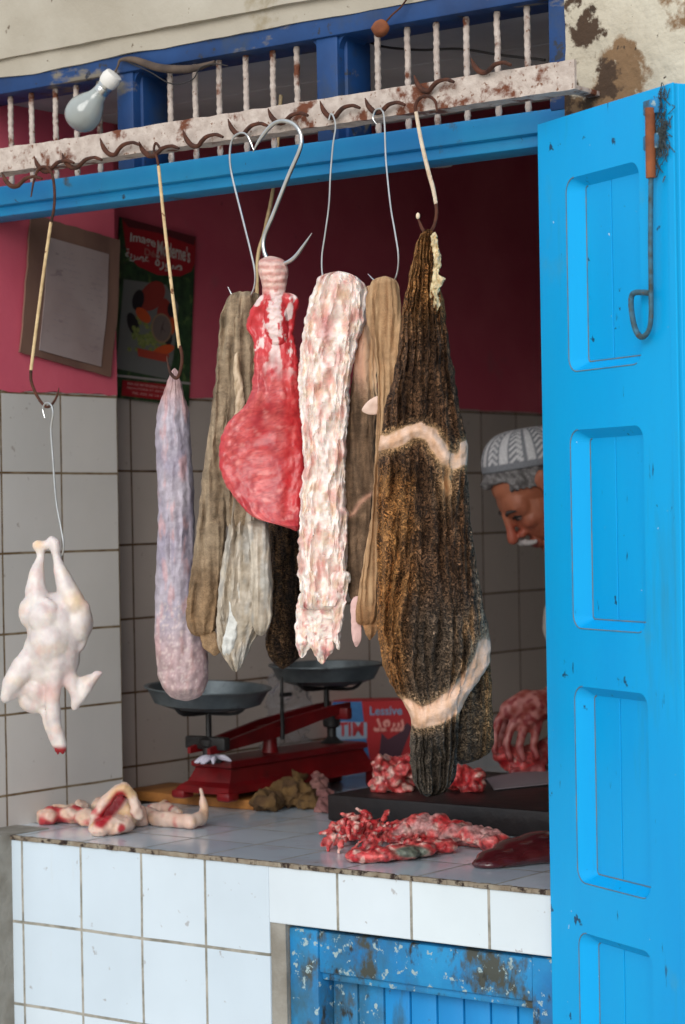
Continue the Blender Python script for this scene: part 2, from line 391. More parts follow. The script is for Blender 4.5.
struct(G().box((2.4, .25, 0), (2.6, 3.0, 3.0)).build('wall_right', M['inner'], smooth=False))
struct(G().box((-.45, .25, 3.0), (2.6, 3.2, 3.15)).build('ceiling', M['ceil'], smooth=False))
# lower sloping soffit seen through the grille
g = G(); 
for i in range(3):
    g.box((-.1, .09 + i * .235, 2.346), (2.4, .09 + i * .235 + .231, 2.42), .004)
struct(g.build('ceiling_soffit', M['ceil'], smooth=False))

# facade plaster: lintel above the frame, wall right of it, rough jamb low on the left
def rough_block(x0, x1, z0, z1, yf, yb, seed, amp=.006, nx=90, nz_=60, lowedge=0.0):
    g = G()
    for i in range(nx + 1):
        for j in range(nz_ + 1):
            x = x0 + (x1 - x0) * i / nx; z = z0 + (z1 - z0) * j / nz_
            if j == 0: z += lowedge * fr(x * 3.5, seed, 2, 6)
            g.v.append(V((x, yf - amp * fr(x * 5, z * 5, seed, 4), z)))
    for i in range(nx):
        for j in range(nz_):
            a = i * (nz_ + 1) + j; g.f.append((a, a + nz_ + 1, a + nz_ + 2, a + 1))
    n = len(g.v); per = [i * (nz_ + 1) for i in range(nx + 1)] + [nx * (nz_ + 1) + j for j in range(1, nz_ + 1)] + [i * (nz_ + 1) + nz_ for i in range(nx - 1, -1, -1)] + [j for j in range(nz_ - 1, 0, -1)]
    for k in per: g.v.append(V((g.v[k].x, yb, g.v[k].z)))
    m = len(per)
    for k in range(m): g.f.append((per[k], per[(k + 1) % m], n + (k + 1) % m, n + k))
    g.f.append(tuple(range(n, n + m)))
    return g
struct(rough_block(-1.4, 1.235, 2.40, 3.3, -.022, .24, 2, .010, 140, 60, .004).build('wall_front_lintel', M['plaster']))
struct(rough_block(-1.4, 1.235, 2.368, 2.402, -.010, .2, 9, .006, 140, 6, .006).build('trim_lintel', M['plaster']))
struct(rough_block(1.236, 3.6, 0, 3.3, -.02, .24, 5, .016, 160, 180).build('wall_front_right', M['plaster_bad']))
struct(rough_block(-1.4, -.012, 0, .952, -.05, .1, 7, .012, 60, 60).build('wall_front_left_low', M['concrete']))
struct(rough_block(-1.9, -.104, .952, 2.40, -.045, -.021, 8, .008, 60, 60).build('wall_front_left', M['plaster']))

# ------------------------------------------------------------------ counter
ct = thing('tiled_counter', 'white tiled masonry counter with a grey tiled top running into the shop', 'counter', (.6, .3, 0))
G().box((-.02, 0, 0), (.607, .10, .943), .002).build('front_panel', M['tile_front'], ct, False)
G().box((.607, .0, .846), (1.19, .10, .943), .002).build('front_strip', M['tile_front2'], ct, False)
rough_block(.607, .640, 0, .846, .004, .10, 3, .003, 6, 60).build('mortar_jamb', M['concrete'], ct)
g = G().box((-.1, .006, .925), (.66, 1.75, CT)).box((.66, .006, .925), (1.19, .75, CT))
g.build('countertop', M['tile_top'], ct, False)
g = G()
for i in range(121):
    x0 = -.02 + i * .01
    h = .0035 + .0018 * nz(i * .7, 3); yy = -.0035 - .003 * nz(i * .4, 9)
    g.box((x0, yy, .9425), (x0 + .0103, .006, CT + .0005 + .0012 * nz(i * .5, 1)), .001)
g.build('nosing', M['edge'], ct, False)
G().box((-.02, .10, 0), (.64, .2, .925)).box((-.1, .2, 0), (.60, 1.70, .925)).box((.64, .60, 0), (1.19, .70, .925)).build('plinth', M['concrete'], ct, False)

# low cabinet door under the counter
cb = thing('cabinet_door', 'worn blue plank door with a frame in the counter front', 'door', (.9, .02, 0))
g = G().box((.640, .012, .03), (.702, .075, .84), .004)
g.build('stile', M['blue_worn'], cb)
G().box((1.128, .012, .03), (1.19, .075, .84), .004).build('stile', M['blue_worn'], cb)
rl = G()
rl.box((.702, .014, .768), (1.128, .075, .838), .004).box((.702, .022, .755), (1.128, .075, .769), .003)
rl.build('rail', M['blue_worn'], cb)
x = .704; i = 0
while x < 1.10:
    wd = .054 + .004 * nz(i * 3.1, 0)
    G().box((x, .050, .03), (x + wd - .003, .068, .757), .003).build('plank', M['blue_worn'] if i < 2 else M['blue_plank'], cb); x += wd; i += 1

# ------------------------------------------------------------------ door frame with the grille opening
fm = thing('shopfront_frame', 'blue wooden frame over the opening with two short posts', 'frame', (.6, .03, 2.1))
g = G().box((-.4, .000, 2.132), (1.235, .085, 2.168), .004).box((-.4, .014, 2.113), (1.235, .080, 2.134), .004)
g.build('transom', M['blue_frame'], fm)
G().box((-.4, -.006, 2.338), (1.235, .085, 2.392), .004).build('head_beam', M['blue_dark'], fm)
def post(xa, xb):
    g = G().box((xa, .0, 2.166), (xb, .095, 2.340), .003)
    # rounded brackets at the head
    g.box((xa + .006, .02, 2.166), (xb + .006, .085, 2.34), .003)
    for s, xx in ((-1, xa), (1, xb)):
        n = 8; vs = []; 
        for k in range(n + 1):
            t = k / n * math.pi / 2; vs.append((xx + s * .022 * (1 - math.sin(t)), 2.34 - .022 * (1 - math.cos(t))))
        ring = [(xx, 2.34)] + vs
        a = [V((p[0], .006, p[1])) for p in ring]; b = [V((p[0], .07, p[1])) for p in ring]; m = len(a)
        g.add(a + b, [tuple(range(m)), tuple(range(m, 2 * m))] + [(q, (q + 1) % m, m + (q + 1) % m, m + q) for q in range(m)])
    return g.build('post', M['blue_dark'], fm)
for a_, b_ in ((117, 133), (317, 338)):
    post(P(a_, 120, y=0).x, P(b_, 100, y=0).x)
G().box((1.196, .0, 2.16), (1.236, .09, 2.34), .003).build('post', M['blue_dark'], fm)
G().box((1.196, .0, .02), (1.235, .09, 2.112), .003).build('jamb', M['blue_frame'], fm)

# grille bars: twisted rebar behind the rail
gr = thing('window_grille', 'row of white painted twisted iron bars above the opening', 'grille', (.6, .04, 2.16))
for bx_ in (11, 32, 56, 77, 100, 171, 196, 220, 247, 274, 298, 379, 409, 438, 468, 499, 529):
    p = P(bx_, 130, y=.022); zz = [2.1685 + i * .169 / 48 for i in range(49)]
    pts = [V((p.x + .0012 * nz(z * 30, bx_), .022, z)) for z in zz]
    G().tube(pts, [.0052 + .0005 * nz(z * 200, bx_) for z in zz], 10, 1, twist=.8, sq=.10).build('bar', M['rail'], gr)

# hanging rail: painted angle iron with forged spikes
rl = thing('hanging_rail', 'white painted rusty angle iron rail with forged spikes', 'rail', (.6, -.1, 2.18))
YR = -.10
x0, x1 = -.35, 1.305
def angle(x0, x1):
    g = G(); n = 120; sec = [(YR - .004, 2.170), (YR - .004, 2.214), (YR + .002, 2.214), (YR + .002, 2.176), (YR + .036, 2.176), (YR + .036, 2.170)]
    for i in range(n + 1):
        x = x0 + (x1 - x0) * i / n
        for k, (yy, zz) in enumerate(sec):
            g.v.append(V((x, yy + .0016 * nz(x * 40, k * 3), zz + .0022 * nz(x * 33, k * 5, 2) + .002 * nz(x * 5, 1))))
        if i:
            o = (i - 1) * 6
            for k in range(6): g.f.append((o + k, o + (k + 1) % 6, o + 6 + (k + 1) % 6, o + 6 + k))
    g.f += [tuple(range(6)), tuple(n * 6 + k for k in range(6))]
    return g
angle(x0, x1).build('angle_iron', M['rail'], rl, False)
for xb in (-.2, 1.285):
    G().box((xb - .012, YR, 2.172), (xb + .012, .02, 2.180), .002).build('bracket', M['rail'], rl)
YH = YR - .012
def wp(pts, y=YH): return [P(a, b, y=y + (c[0] if c else 0)) for a, b, *c in pts]
spikes = [(34, 156), (62, 153), (100, 138), (139, 141.5), (183, 130), (228, 119), (268, 108.6), (320, 101), (365, 98), (414, 75), (471, 58), (2, 172)]
for sx, sy in spikes:
    w_ = random.uniform(.9, 1.15)
    pts = [(sx, sy), (sx + 3.5, sy + 9 * w_), (sx + 9, sy + 15 * w_), (sx + 15, sy + 15.5 * w_), (sx + 19, sy + 11, -.004), (sx + 24, sy + 6.5, -.006), (sx + 32, sy + 4.5, -.006), (sx + 36, sy + 5.5, -.008), (sx + 40, sy + 7, -.009)]
    G().tube(wp(pts), [.0008, .0042, .0044, .0040, .0038, .0036, .0030, .0030, .0022], 8, 4).build('spike', M['rust'], rl)

# ------------------------------------------------------------------ open door leaf on the right
A = P(537.5, 128, d=3.5); A.z = 0; DD = V((.893, -.449, 0)).normalized(); NN = V((-DD.y * -1, 0, 0))
NN = V((DD.y, -DD.x, 0)).normalized()
if NN.dot(CAM - A) < 0: NN = -NN
def LF(s, z, n=0.0): return A + DD * s + NN * n + UP * z
def leafpt(px, py, n=0.0):
    v = ray(px, py); o = A + NN * n; t = (o - CAM).dot(NN) / v.dot(NN); p = CAM + v * t; return (p - A).dot(DD), p.z
SW = leafpt(676, 300)[0]; ZT = 2.138
door = thing('door_leaf', 'tall bright blue panelled wooden door leaf folded open at right', 'door', tuple(LF(0, 0)))
def rrect(s0, s1, z0, z1, r, n=8):
    out = []
    for cxx, czz, a0 in ((s1 - r, z1 - r, 0), (s0 + r, z1 - r, 90), (s0 + r, z0 + r, 180), (s1 - r, z0 + r, 270)):
        for k in range(n + 1):
            a = math.radians(a0 + 90 * k / n); out.append((cxx + r * math.cos(a), czz + r * math.sin(a)))
    return out
sL = leafpt(568, 300)[0]; sR = leafpt(641, 300)[0]
zs = [(leafpt(571, 372)[1], leafpt(571, 178)[1]), (leafpt(574, 628)[1], leafpt(574, 430)[1]), (leafpt(580, 882)[1], leafpt(578, 686)[1])]
zs.append((zs[2][0] - .075 - (zs[1][1] - zs[1][0]), zs[2][0] - .075)); zs.append((.10, zs[3][0] - .075))
bm = bmesh.new(); edges = []
def loop(pts, n):
    vs = [bm.verts.new(LF(s, z, n)) for s, z in pts]
    es = [bm.edges.new((vs[i], vs[(i + 1) % len(vs)])) for i in range(len(vs))]; return vs, es
z0d = .03
vo, eo = loop([(0, z0d), (SW, z0d), (SW, ZT), (0, ZT)], 0); edges += eo
inn = []
for a_, b_ in zs:
    vs, es = loop(rrect(sL, sR, a_, b_, .022), 0); edges += es; inn.append((vs, a_, b_))
bmesh.ops.triangle_fill(bm, use_beauty=True, edges=edges)
# drop any face lying inside an opening
bad = []
for f in bm.faces:
    c = f.calc_center_median() - A; s_, z_ = c.dot(DD), c.z
    for a_, b_ in zs:
        if sL + .004 < s_ < sR - .004 and a_ + .004 < z_ < b_ - .004: bad.append(f); break
bmesh.ops.delete(bm, geom=bad, context='FACES_ONLY')
for vs, a_, b_ in inn:
    v2, _ = loop(rrect(sL + .030, sR - .012, a_ + .014, b_ - .014, .006), -.017)
    v2 = list(v2)
    n = len(vs)
    for i in range(n): bm.faces.new((vs[i], vs[(i + 1) % n], v2[(i + 1) % n], v2[i]))
vb, _ = loop([(0, z0d), (SW, z0d), (SW, ZT), (0, ZT)], -.034)
for i in range(4): bm.faces.new((vo[i], vo[(i + 1) % 4], vb[(i + 1) % 4], vb[i]))
g = G(); bm.verts.index_update(); g.v = [v.co.copy() for v in bm.verts]; g.f = [tuple(v.index for v in f.verts) for f in bm.faces]; bm.free()
g.build('leaf_frame', M['blue'], door, False)
for a_, b_ in zs:
    g = G(); mid = leafpt(613, 300, -.0165)[0]
    for s0, s1 in ((sL + .01, mid - .0011), (mid + .0011, sR)):
        g.box((s0, a_ + .005, -.030), (s1, b_ - .005, -.0165), .001, M=lambda v: LF(v.x, v.y, v.z))
    g.build('panel_board', M['blue'], door, False)
    o1 = rrect(sL, sR, a_, b_, .022); o2 = rrect(sL + .030, sR - .012, a_ + .014, b_ - .014, .006)
    g = G().tube([LF(s, z, .0002) for s, z in o1[9:27] + o1[27:30]], .0009, 6, 1).tube([LF(s, z, -.0163) for s, z in o2[9:30]], .0011, 6, 1)
    g.build('worn_edge', M['worn_line'], door)
# second leaf folded back behind the first
g = G(); E2 = LF(SW, 0, -.005); D2 = V((.55, .835, 0))
D2.normalize(); N2 = V((D2.y, -D2.x, 0))
g.box((0.003, z0d, 0), (.10, ZT, .03), .002, M=lambda v: E2 + D2 * v.x + N2 * (-v.z) + UP * v.y)
g.build('edge_stile', M['blue'], door, False)
G().box((SW - .012, z0d, -.001), (SW + .004, ZT, .0025), .001, M=lambda v: LF(v.x, v.y, v.z)).build('edge_strip', M['blue'], door, False)
# long drop bolt
bo = G(); 
def lp(px, py, n=.012): s, z = leafpt(px, py, n); return LF(s, z, n)
bl = thing('door_bolt', 'long rusty bolt rod with bent handle on the blue door', 'bolt', tuple(lp(650, 200)))
G().tube([lp(650, 108), lp(650.5, 150), lp(651, 178)], .0072, 12, 1).build('barrel', M['rust_orange'], bl)
G().tube([lp(651, 172), lp(650.5, 240), lp(651, 290), lp(651, 318), lp(648, 332), lp(641, 337), lp(635, 328), lp(631.5, 310), lp(631.5, 297), lp(636, 292.5), lp(650, 293)], [.0036] * 5 + [.0042] * 6, 10, 5).build('rod', mat('blue_rusty_rod', (58, 108, 130), (52, 62, 62), scale=70, rough=.7, bump=.5, layers=[(50, .58, .62, (86, 62, 46))]), bl)
for y_ in (108, 143):
    c = lp(651, y_, .006)
    g = G(); s0, z_ = leafpt(651, y_, .006)
    g.box((s0 - .016, z_ - .010, 0), (s0 + .020, z_ + .012, .010), .003, M=lambda v: LF(v.x, v.y, v.z))
    g.build('bracket', M['blue_worn'], bl)
for px_, py_, kk in ((554, 127, .002), (566, 125, .0015)):
    pass

# bundle of cobweb and dirt at top corner of the leaf
g = G()
for i in range(90):
    a_ = V((random.gauss(0, .010), random.gauss(0, .004), random.gauss(0, .038))); c0 = lp(661 + random.gauss(0, 4), 128 + random.gauss(0, 20), .004)
    g.tube([c0, c0 + DD * random.uniform(-.012, .012) + UP * random.uniform(-.018, .018) + NN * .003, c0 + DD * random.uniform(-.018, .018) + UP * random.uniform(-.02, .02)], .0007, 4, 3)
tag(g.build('cobweb', flat('dusty_web', (52, 60, 62)), origin=lp(661, 128)), 'dusty dark cobweb beside the bolt at the door top corner', 'cobweb', kind='stuff')

# ------------------------------------------------------------------ bulb, cable, knob, ceiling rose
def axes_to(d, up=V((0, 0, 1))):
    d = d.normalized(); e1 = d.cross(up).normalized(); return e1, e1.cross(d), d
bt = P(84, 113, y=-.05); tp = P(110, 80, y=-.04)
lb = thing('light_bulb', 'frosted light bulb in a white socket above the rail', 'light bulb', tuple(tp))
ax = (bt - tp); e1, e2, e3 = axes_to(ax); Mx = Matrix((e1, e2, e3)).transposed(); Ltot = ax.length
r_ = 18.5 / FOC * (bt - CAM).dot(FW)
prof = [(r_ * .42, Ltot * .34), (r_ * .5, Ltot * .5), (r_ * .72, Ltot * .66), (r_ * .95, Ltot * .86), (r_ * 1.0, Ltot * 1.02), (r_ * .93, Ltot * 1.2), (r_ * .7, Ltot * 1.34), (r_ * .35, Ltot * 1.42), (0.0001, Ltot * 1.44)]
prof = [(max(a, 1e-5), b) for a, b in crom(prof, 4)]
kb = NT('frosted_glass'); kb.b.inputs['Base Color'].default_value = (.45, .48, .46, 1); kb.b.inputs['Roughness'].default_value = .18; kb.b.inputs['Transmission Weight'].default_value = .35; kb.b.inputs['Coat Weight'].default_value = .6
G().lathe(prof, tp, 32, M=Mx).build('glass', kb.m, lb)
G().lathe([(r_ * .40, Ltot * .10), (r_ * .44, Ltot * .12), (r_ * .44, Ltot * .2), (r_ * .40, Ltot * .22), (r_ * .43, Ltot * .25), (r_ * .43, Ltot * .36)], tp, 24, M=Mx).build('cap', M['steel'], lb)
G().lathe([(r_ * .15, -Ltot * .20), (r_ * .46, -Ltot * .17), (r_ * .55, -Ltot * .05), (r_ * .52, Ltot * .08), (r_ * .46, Ltot * .14)], tp, 24, M=Mx).build('socket', flat('white_plastic', (220, 216, 210)), lb)
g = G().tube([tp - ax * .15, P(118, 66, y=-.02), P(121, 60, y=-.015), P(135, 60, y=-.012), P(160, 68, y=-.012), P(190, 69, y=-.010), P(215, 62, y=-.008)], [.002, .002, .003, .006, .0075, .007, .003], 10, 5)
tag(g.build('wrapped_cable', mat('dusty_cable', (96, 80, 68), (66, 54, 48), scale=30, rough=.9), origin=tp), 'thick dusty brown cable lying along the upper blue beam', 'cable')
cab1 = [(128, 62), (150, 72), (172, 84), (192, 80), (200, 68), (214, 64), (228, 66)]
tag(G().tube([P(a, b, y=-.014) for a, b in cab1], .0011, 8, 5).build('electric_wire', M['cable'], origin=P(150, 72, y=-.014)), 'thin dark wire looping below the dusty cable', 'wire')
cab2 = [(340, 30), (366, 38), (385, 44), (420, 47), (460, 46), (500, 52), (545, 57)]
tag(G().tube([P(a, b + 3, y=.108) for a, b in cab2], .0022, 8, 5).build('electric_wire', M['cable'], origin=P(420, 47, y=.07)), 'black cable sagging behind the grille bars at right', 'wire')
kc = P(380.5, 28.5, y=-.035)
kn = thing('rusty_fitting', 'round rusty brown fitting on a wire above the rail', 'fitting', tuple(kc))
g = G().sph(kc, .0155, (1, .9, .9), sub=3); g.v = [p + V(noise.noise_vector(p * 90)) * .0022 for p in g.v]; g.build('ball', M['rust_orange'], kn)
G().tube([kc, P(391, 16, y=-.03), P(400, 8, y=-.025), P(407, -1, y=-.02), P(415, -12, y=-.02)], .0016, 6, 4).build('stem', M['rust'], kn)
rc = P(437, 160, z=2.62)
cl = thing('ceiling_rose', 'small white round fitting seen just below the blue beam', 'fitting', tuple(P(439, 152, y=.75)))
cc = P(439, 152, y=.75)
G().lathe([(.012, -.03), (.026, -.028), (.034, -.012), (.034, .0), (.006, .004), (.006, .16)], cc, 28).build('dome', flat('dull_white', (205, 200, 200)), cl)
for dx_ in (-.013, .010): G().sph(cc + RT * dx_ * 1.0 - FW * .026 + UP * -.020, .0032, sub=2).build('screw', M['black'], cl)

# ------------------------------------------------------------------ hooks hung on the rail
def ppath(g, pts, rad, y=YH - .006, n=9, s=6): return g.tube(wp(pts, y), rad, n, s)
hk = thing('meat_hook', 'long pale hook rod with dark curved ends above the plucked chicken', 'hook', tuple(P(48, 175, y=YH - .006)), 'hooks on the hanging rail')
ppath(G(), [(31, 197), (34, 180), (39, 169), (46, 167), (52, 174), (54.5, 190), (54, 208), (51, 223)], [.0012, .0022, .0026, .0026, .0026, .0026, .0026, .0026]).build('hook_end', M['rust'], hk)
ppath(G(), [(51, 222), (44, 270), (36, 330), (31, 370)], .0030).build('rod', M['rod'], hk)
ppath(G(), [(31, 369), (31, 380), (35, 392), (41, 402), (47, 407), (53, 403), (57, 396), (59, 388)], [.0028, .0028, .0028, .0026, .0026, .0024, .002, .0008]).build('hook_end', M['rust'], hk)
hw = ppath(G(), [(45, 418), (43, 409), (46, 403), (51, 405), (53, 414), (51, 430), (53, 460), (56, 500), (61, 528), (63.5, 545), (62, 555), (57, 560), (52, 556)], [.0014, .0018, .002, .002, .002, .0018, .0018, .0018, .0018, .0018, .0018, .0014, .001], y=YH - .008)
tag(hw.build('wire_hook', M['steel'], origin=P(51, 405, y=YH)), 'thin steel wire hook holding the plucked chicken by its legs', 'hook', 'hooks on the hanging rail')
hk = thing('meat_hook', 'pale rod with a dark forked end holding the long grey sac', 'hook', tuple(P(157, 150, y=YH)), 'hooks on the hanging rail')
ppath(G(), [(161, 150), (156, 143), (154, 150), (157, 158), (158.5, 167)], .0022).build('hook_end', M['rust'], hk)
ppath(G(), [(158.5, 166), (164, 220), (172, 290), (179.5, 348)], .0029).build('rod', M['rod'], hk)
ppath(G(), [(180, 346), (182, 356), (181, 368), (177, 378), (171, 374), (168, 364), (167, 356)], [.003, .003, .003, .003, .0028, .002, .001]).build('hook_end', M['rust'], hk)
g = ppath(G(), [(254, 151), (251, 143), (247, 135), (241, 133), (234, 137), (230.5, 146), (230, 162), (233, 180), (242, 216), (250.5, 250), (255, 272), (254.5, 286), (250, 297), (243, 303), (236, 301), (232, 295), (228, 287)], [.0008] + [.0019] * 14 + [.0017, .0006])
tag(g.build('meat_hook', M['steel'], origin=P(241, 133, y=YH)), 'thin steel S hook holding the folded tan tripe at left', 'hook', 'hooks on the hanging rail')
g = ppath(G(), [(253, 152), (259, 141), (268, 129), (276, 122.5), (285, 121), (295, 125), (301, 135), (300, 149), (288, 177), (273, 215), (264.5, 236), (264, 250), (269, 261), (277, 265), (286, 263), (295, 257), (304, 245), (312, 233)], [.0006, .0028] + [.0036] * 14 + [.0026, .0005], y=YH - .012, n=12)
tag(g.build('meat_hook', M['steel'], origin=P(285, 121, y=YH)), 'thick steel S hook holding the red lung by its windpipe', 'hook', 'hooks on the hanging rail')
g = ppath(G(), [(329, 120), (331, 114), (334, 118), (335.5, 128), (333, 145), (330.5, 175), (329, 205), (325, 235), (322, 256), (322.5, 275), (327, 284)], .0016)
tag(g.build('meat_hook', M['steel'], origin=P(334, 118, y=YH)), 'thin bright wire hook holding the white fatty piece', 'hook', 'hooks on the hanging rail')
g = ppath(G(), [(376.5, 124), (373, 118), (376, 110), (382, 110), (384.5, 122), (386, 160), (390.5, 205), (395, 232), (398.5, 256), (397, 274), (391, 285), (383, 286), (375, 281), (368, 274)], [.0008] + [.0016] * 12 + [.0006])
tag(g.build('meat_hook', M['steel'], origin=P(382, 110, y=YH)), 'thin steel wire hook holding the narrow brown tripe', 'hook', 'hooks on the hanging rail')
hk = thing('meat_hook', 'peeling pale rod hook with dark ends holding the big tripe', 'hook', tuple(P(421, 98, y=YH)), 'hooks on the hanging rail')
ppath(G(), [(437, 112), (435, 101), (427, 96), (419, 99), (415.5, 106), (416, 115)], [.0012, .0024, .0026, .0026, .0026, .0026]).build('hook_end', M['rust'], hk)
ppath(G(), [(416, 112), (421, 140), (428, 170), (433, 188), (436, 204)], [.0030, .0032, .0034, .0034, .0030], y=YH - .006).build('rod', mat('peeling_pale_rod', (216, 200, 178), (196, 170, 140), scale=50, rough=.8, bump=.8, layers=[(40, .58, .62, (90, 50, 34))]), hk)
ppath(G(), [(436, 203), (436.5, 214), (434, 226), (428, 234), (423, 230), (420, 223), (417.5, 217)], [.0028] * 5 + [.0022, .0008]).build('hook_end', M['rust'], hk)
G().sph(P(418, 216, y=YH - .006), .0042, (.8, .8, 1.3), sub=2).build('fat_scrap', flat('fat_scrap', (225, 205, 175)), hk)
# rod further inside, hung from the soffit, carrying the dark brown tripe
YI = .13
g = G().tube([P(281, 95, y=YI) + UP * 0, P(277, 150, y=YI), P(273, 190, y=YI), P(265, 230, y=YI), P(257, 272, y=YI), P(262, 400, y=YI), P(275, 500, y=YI), P(281, 535, y=YI)], .0034, 9, 5)
tag(g.build('hook_rod', M['rod'], origin=P(277, 150, y=YI)), 'pale rusty rod hanging behind the thick steel hook inside the shop', 'rod')

# ------------------------------------------------------------------ hanging meat
def C_(a): return lin(a)
# long grey sac
def csac(x, y, sn, f):
    c = mixc(C_((176, 166, 176)), C_((150, 140, 156)), .5 + fr(x / 14, y / 40, 3))
    c = mixc(c, C_((196, 150, 150)), sm(fr(x / 7, y / 30, 8), .1, .5) * .6)
    c = mixc(c, C_((186, 138, 124)), (1 - sm(y, 385, 420)) * .6)
    c = mixc(c, C_((176, 142, 138)), sm(y, 610, 660) * .7)
    if y > 600: c = mixc(c, C_((210, 190, 186)), sm(noise.noise(V((x / 3, y / 3, 4))), .15, .4) * .6)
    return c
g = drape([(368, 172, 177), (378, 169, 180), (392, 164, 184), (412, 158, 189), (440, 156, 191), (480, 158, 193.5), (520, 158.5, 195), (560, 157, 196), (600, 155.5, 199), (635, 155, 205), (662, 157, 209), (682, 161, 208), (695, 169, 202), (701, 178, 194)],
          thick=.036, y=-.09, fold=.0035, fx=7, fy=60, seed=11, ex=1.0, rough=.0016, rs=70, colf=csac, endtap=14, edge=.5)
tag(g.build('offal_sac', M['gut'], origin=P(175, 370, y=-.12)), 'long smooth grey purple offal sac hanging beside the plucked chicken', 'meat')

# tan tripe folded over a hook
def ctan(x, y, sn, f):
    c = mixc(C_((142, 122, 100)), C_((176, 154, 128)), .5 + 1.1 * fr(x / 5, y / 60, 5))
    c = mixc(c, C_((150, 112, 72)), sm(y, 540, 610) * .55)
    return mixc(c, C_((92, 72, 54)), sm(-f, .15, .5) * .5)  # shade of the fold creases painted into the colour
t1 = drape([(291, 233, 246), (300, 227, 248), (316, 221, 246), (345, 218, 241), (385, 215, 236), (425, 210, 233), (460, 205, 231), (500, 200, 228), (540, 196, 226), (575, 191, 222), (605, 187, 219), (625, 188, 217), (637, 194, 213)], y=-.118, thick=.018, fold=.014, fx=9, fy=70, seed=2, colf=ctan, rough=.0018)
t2 = drape([(291, 238, 256), (300, 236, 262), (330, 233, 263), (370, 231, 262), (410, 228, 262), (450, 222, 262), (500, 226, 262), (530, 228, 250)], y=-.112, thick=.014, fold=.014, fx=9, fy=70, seed=6, colf=ctan, rough=.0018)
t3 = drape([(628, 199, 214), (645, 203, 222), (652, 209, 220), (656, 213, 217)], y=-.118, thick=.004, fold=.002, seed=4, colf=ctan, nr=30, nt=40)
t4 = drape([(352, 235, 239), (370, 234, 241), (400, 236, 245), (420, 235, 244), (428, 237, 242)], y=-.135, thick=.006, fold=.002, seed=9, colf=lambda x, y, s, f: mixc(C_((206, 184, 158)), C_((180, 156, 126)), .5 + fr(x / 3, y / 9)), nr=40, nt=40)
tag(merge(t1, t2, t3, t4).build('hanging_tripe', M['tripe_fine'], origin=P(243, 300, y=-.12)), 'tan ribbed tripe folded over its hook, ending in a rounded bag', 'tripe')

# dark tripe further inside
def cdark(x, y, sn, f):
    c = mixc(C_((70, 52, 40)), C_((112, 84, 58)), .5 + 1.3 * fr(x / 5, y / 20, 7))
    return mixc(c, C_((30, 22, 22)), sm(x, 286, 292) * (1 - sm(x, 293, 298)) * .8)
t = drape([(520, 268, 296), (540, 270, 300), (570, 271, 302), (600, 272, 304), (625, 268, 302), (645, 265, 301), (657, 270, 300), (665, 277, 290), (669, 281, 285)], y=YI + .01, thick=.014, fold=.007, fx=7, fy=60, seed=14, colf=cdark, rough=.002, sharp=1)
tag(t.build('hanging_tripe', M['tripe'], origin=P(282, 530, y=YI)), 'dark brown tripe hanging behind the pale grey one', 'tripe')

# pale grey tripe bag
def cpale(x, y, sn, f):
    c = mixc(C_((158, 144, 126)), C_((196, 184, 168)), .5 + 1.2 * fr(x / 4, y / 60, 2))
    c = mixc(c, C_((140, 146, 150)), sm(fr(x / 9, y / 40, 12), .1, .5) * .4)
    return mixc(c, C_((108, 92, 76)), sm(-f, .2, .55) * .45)  # recessed folds get a darker colour, painted crease shade
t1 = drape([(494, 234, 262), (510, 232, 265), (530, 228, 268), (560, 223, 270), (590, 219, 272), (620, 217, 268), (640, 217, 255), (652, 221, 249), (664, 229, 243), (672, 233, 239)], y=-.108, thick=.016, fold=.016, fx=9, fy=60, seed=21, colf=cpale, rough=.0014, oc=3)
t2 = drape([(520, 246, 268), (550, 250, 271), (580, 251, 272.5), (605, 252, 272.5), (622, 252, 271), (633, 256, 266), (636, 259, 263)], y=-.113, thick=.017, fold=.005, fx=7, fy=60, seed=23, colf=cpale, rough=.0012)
t3 = drape([(572, 233, 240), (590, 231, 241), (615, 229, 240), (640, 224, 236), (656, 223, 230)], y=-.125, thick=.006, fold=.003, fx=4, fy=50, seed=24, colf=lambda x, y, s, f: mixc(C_((214, 216, 214)), C_((176, 160, 140)), sm(y, 600, 570) + .2), nr=60, nt=40)
tag(merge(t1, t2, t3).build('hanging_tripe', M['gut'], origin=P(248, 500, y=-.11)), 'pale grey smooth tripe hanging in folds below the red lung', 'tripe')

# lung with windpipe
def clung(x, y, sn, f):
    red = mixc(C_((182, 50, 56)), C_((208, 96, 94)), .5 + .8 * fr(x / 18, y / 18, 3))
    v = min(abs(noise.noise(V((x / 10, y / 15, 5)))), abs(noise.noise(V((x / 7, y / 9, 15)))) * 1.6); red = mixc(C_((150, 34, 46)), red, sm(v, .0, .05) * .5 + .5)
    red = mixc(red, C_((234, 156, 150)), sm(noise.noise(V((x / 9, y / 9, 21))), .25, .5) * .5)
    dv = noise.voronoi(V((x / 8 + .5 * nz(x / 5, y / 5), y / 10, 0)))[0]; red = mixc(C_((158, 40, 54)), red, .45 + .55 * sm(dv[1] - dv[0], .02, .16))
    red = mixc(red, C_((206, 44, 48)), sm(x, 280, 288) * .6 * (1 - sm(y, 500, 520)))
    red = mixc(red, C_((190, 36, 46)), (1 - sm(x, 219 + 0, 226 + 4)) * .6 * sm(y, 420, 440))
    pale = mixc(C_((226, 190, 178)), C_((206, 150, 140)), .5 + .5 * math.sin(y * .9) + .4 * fr(x / 6, y / 6))
    mid = mixc(C_((226, 200, 196)), C_((196, 50, 56)), sm(fr(x / 9, y / 16, 6) + .03 * abs(x - 276) - .22, -.1, .12))
    c = mixc(pale, mid, sm(y, 284, 300)); return mixc(c, red, sm(y + 14 * fr(x / 6, 3, 1), 345, 385))
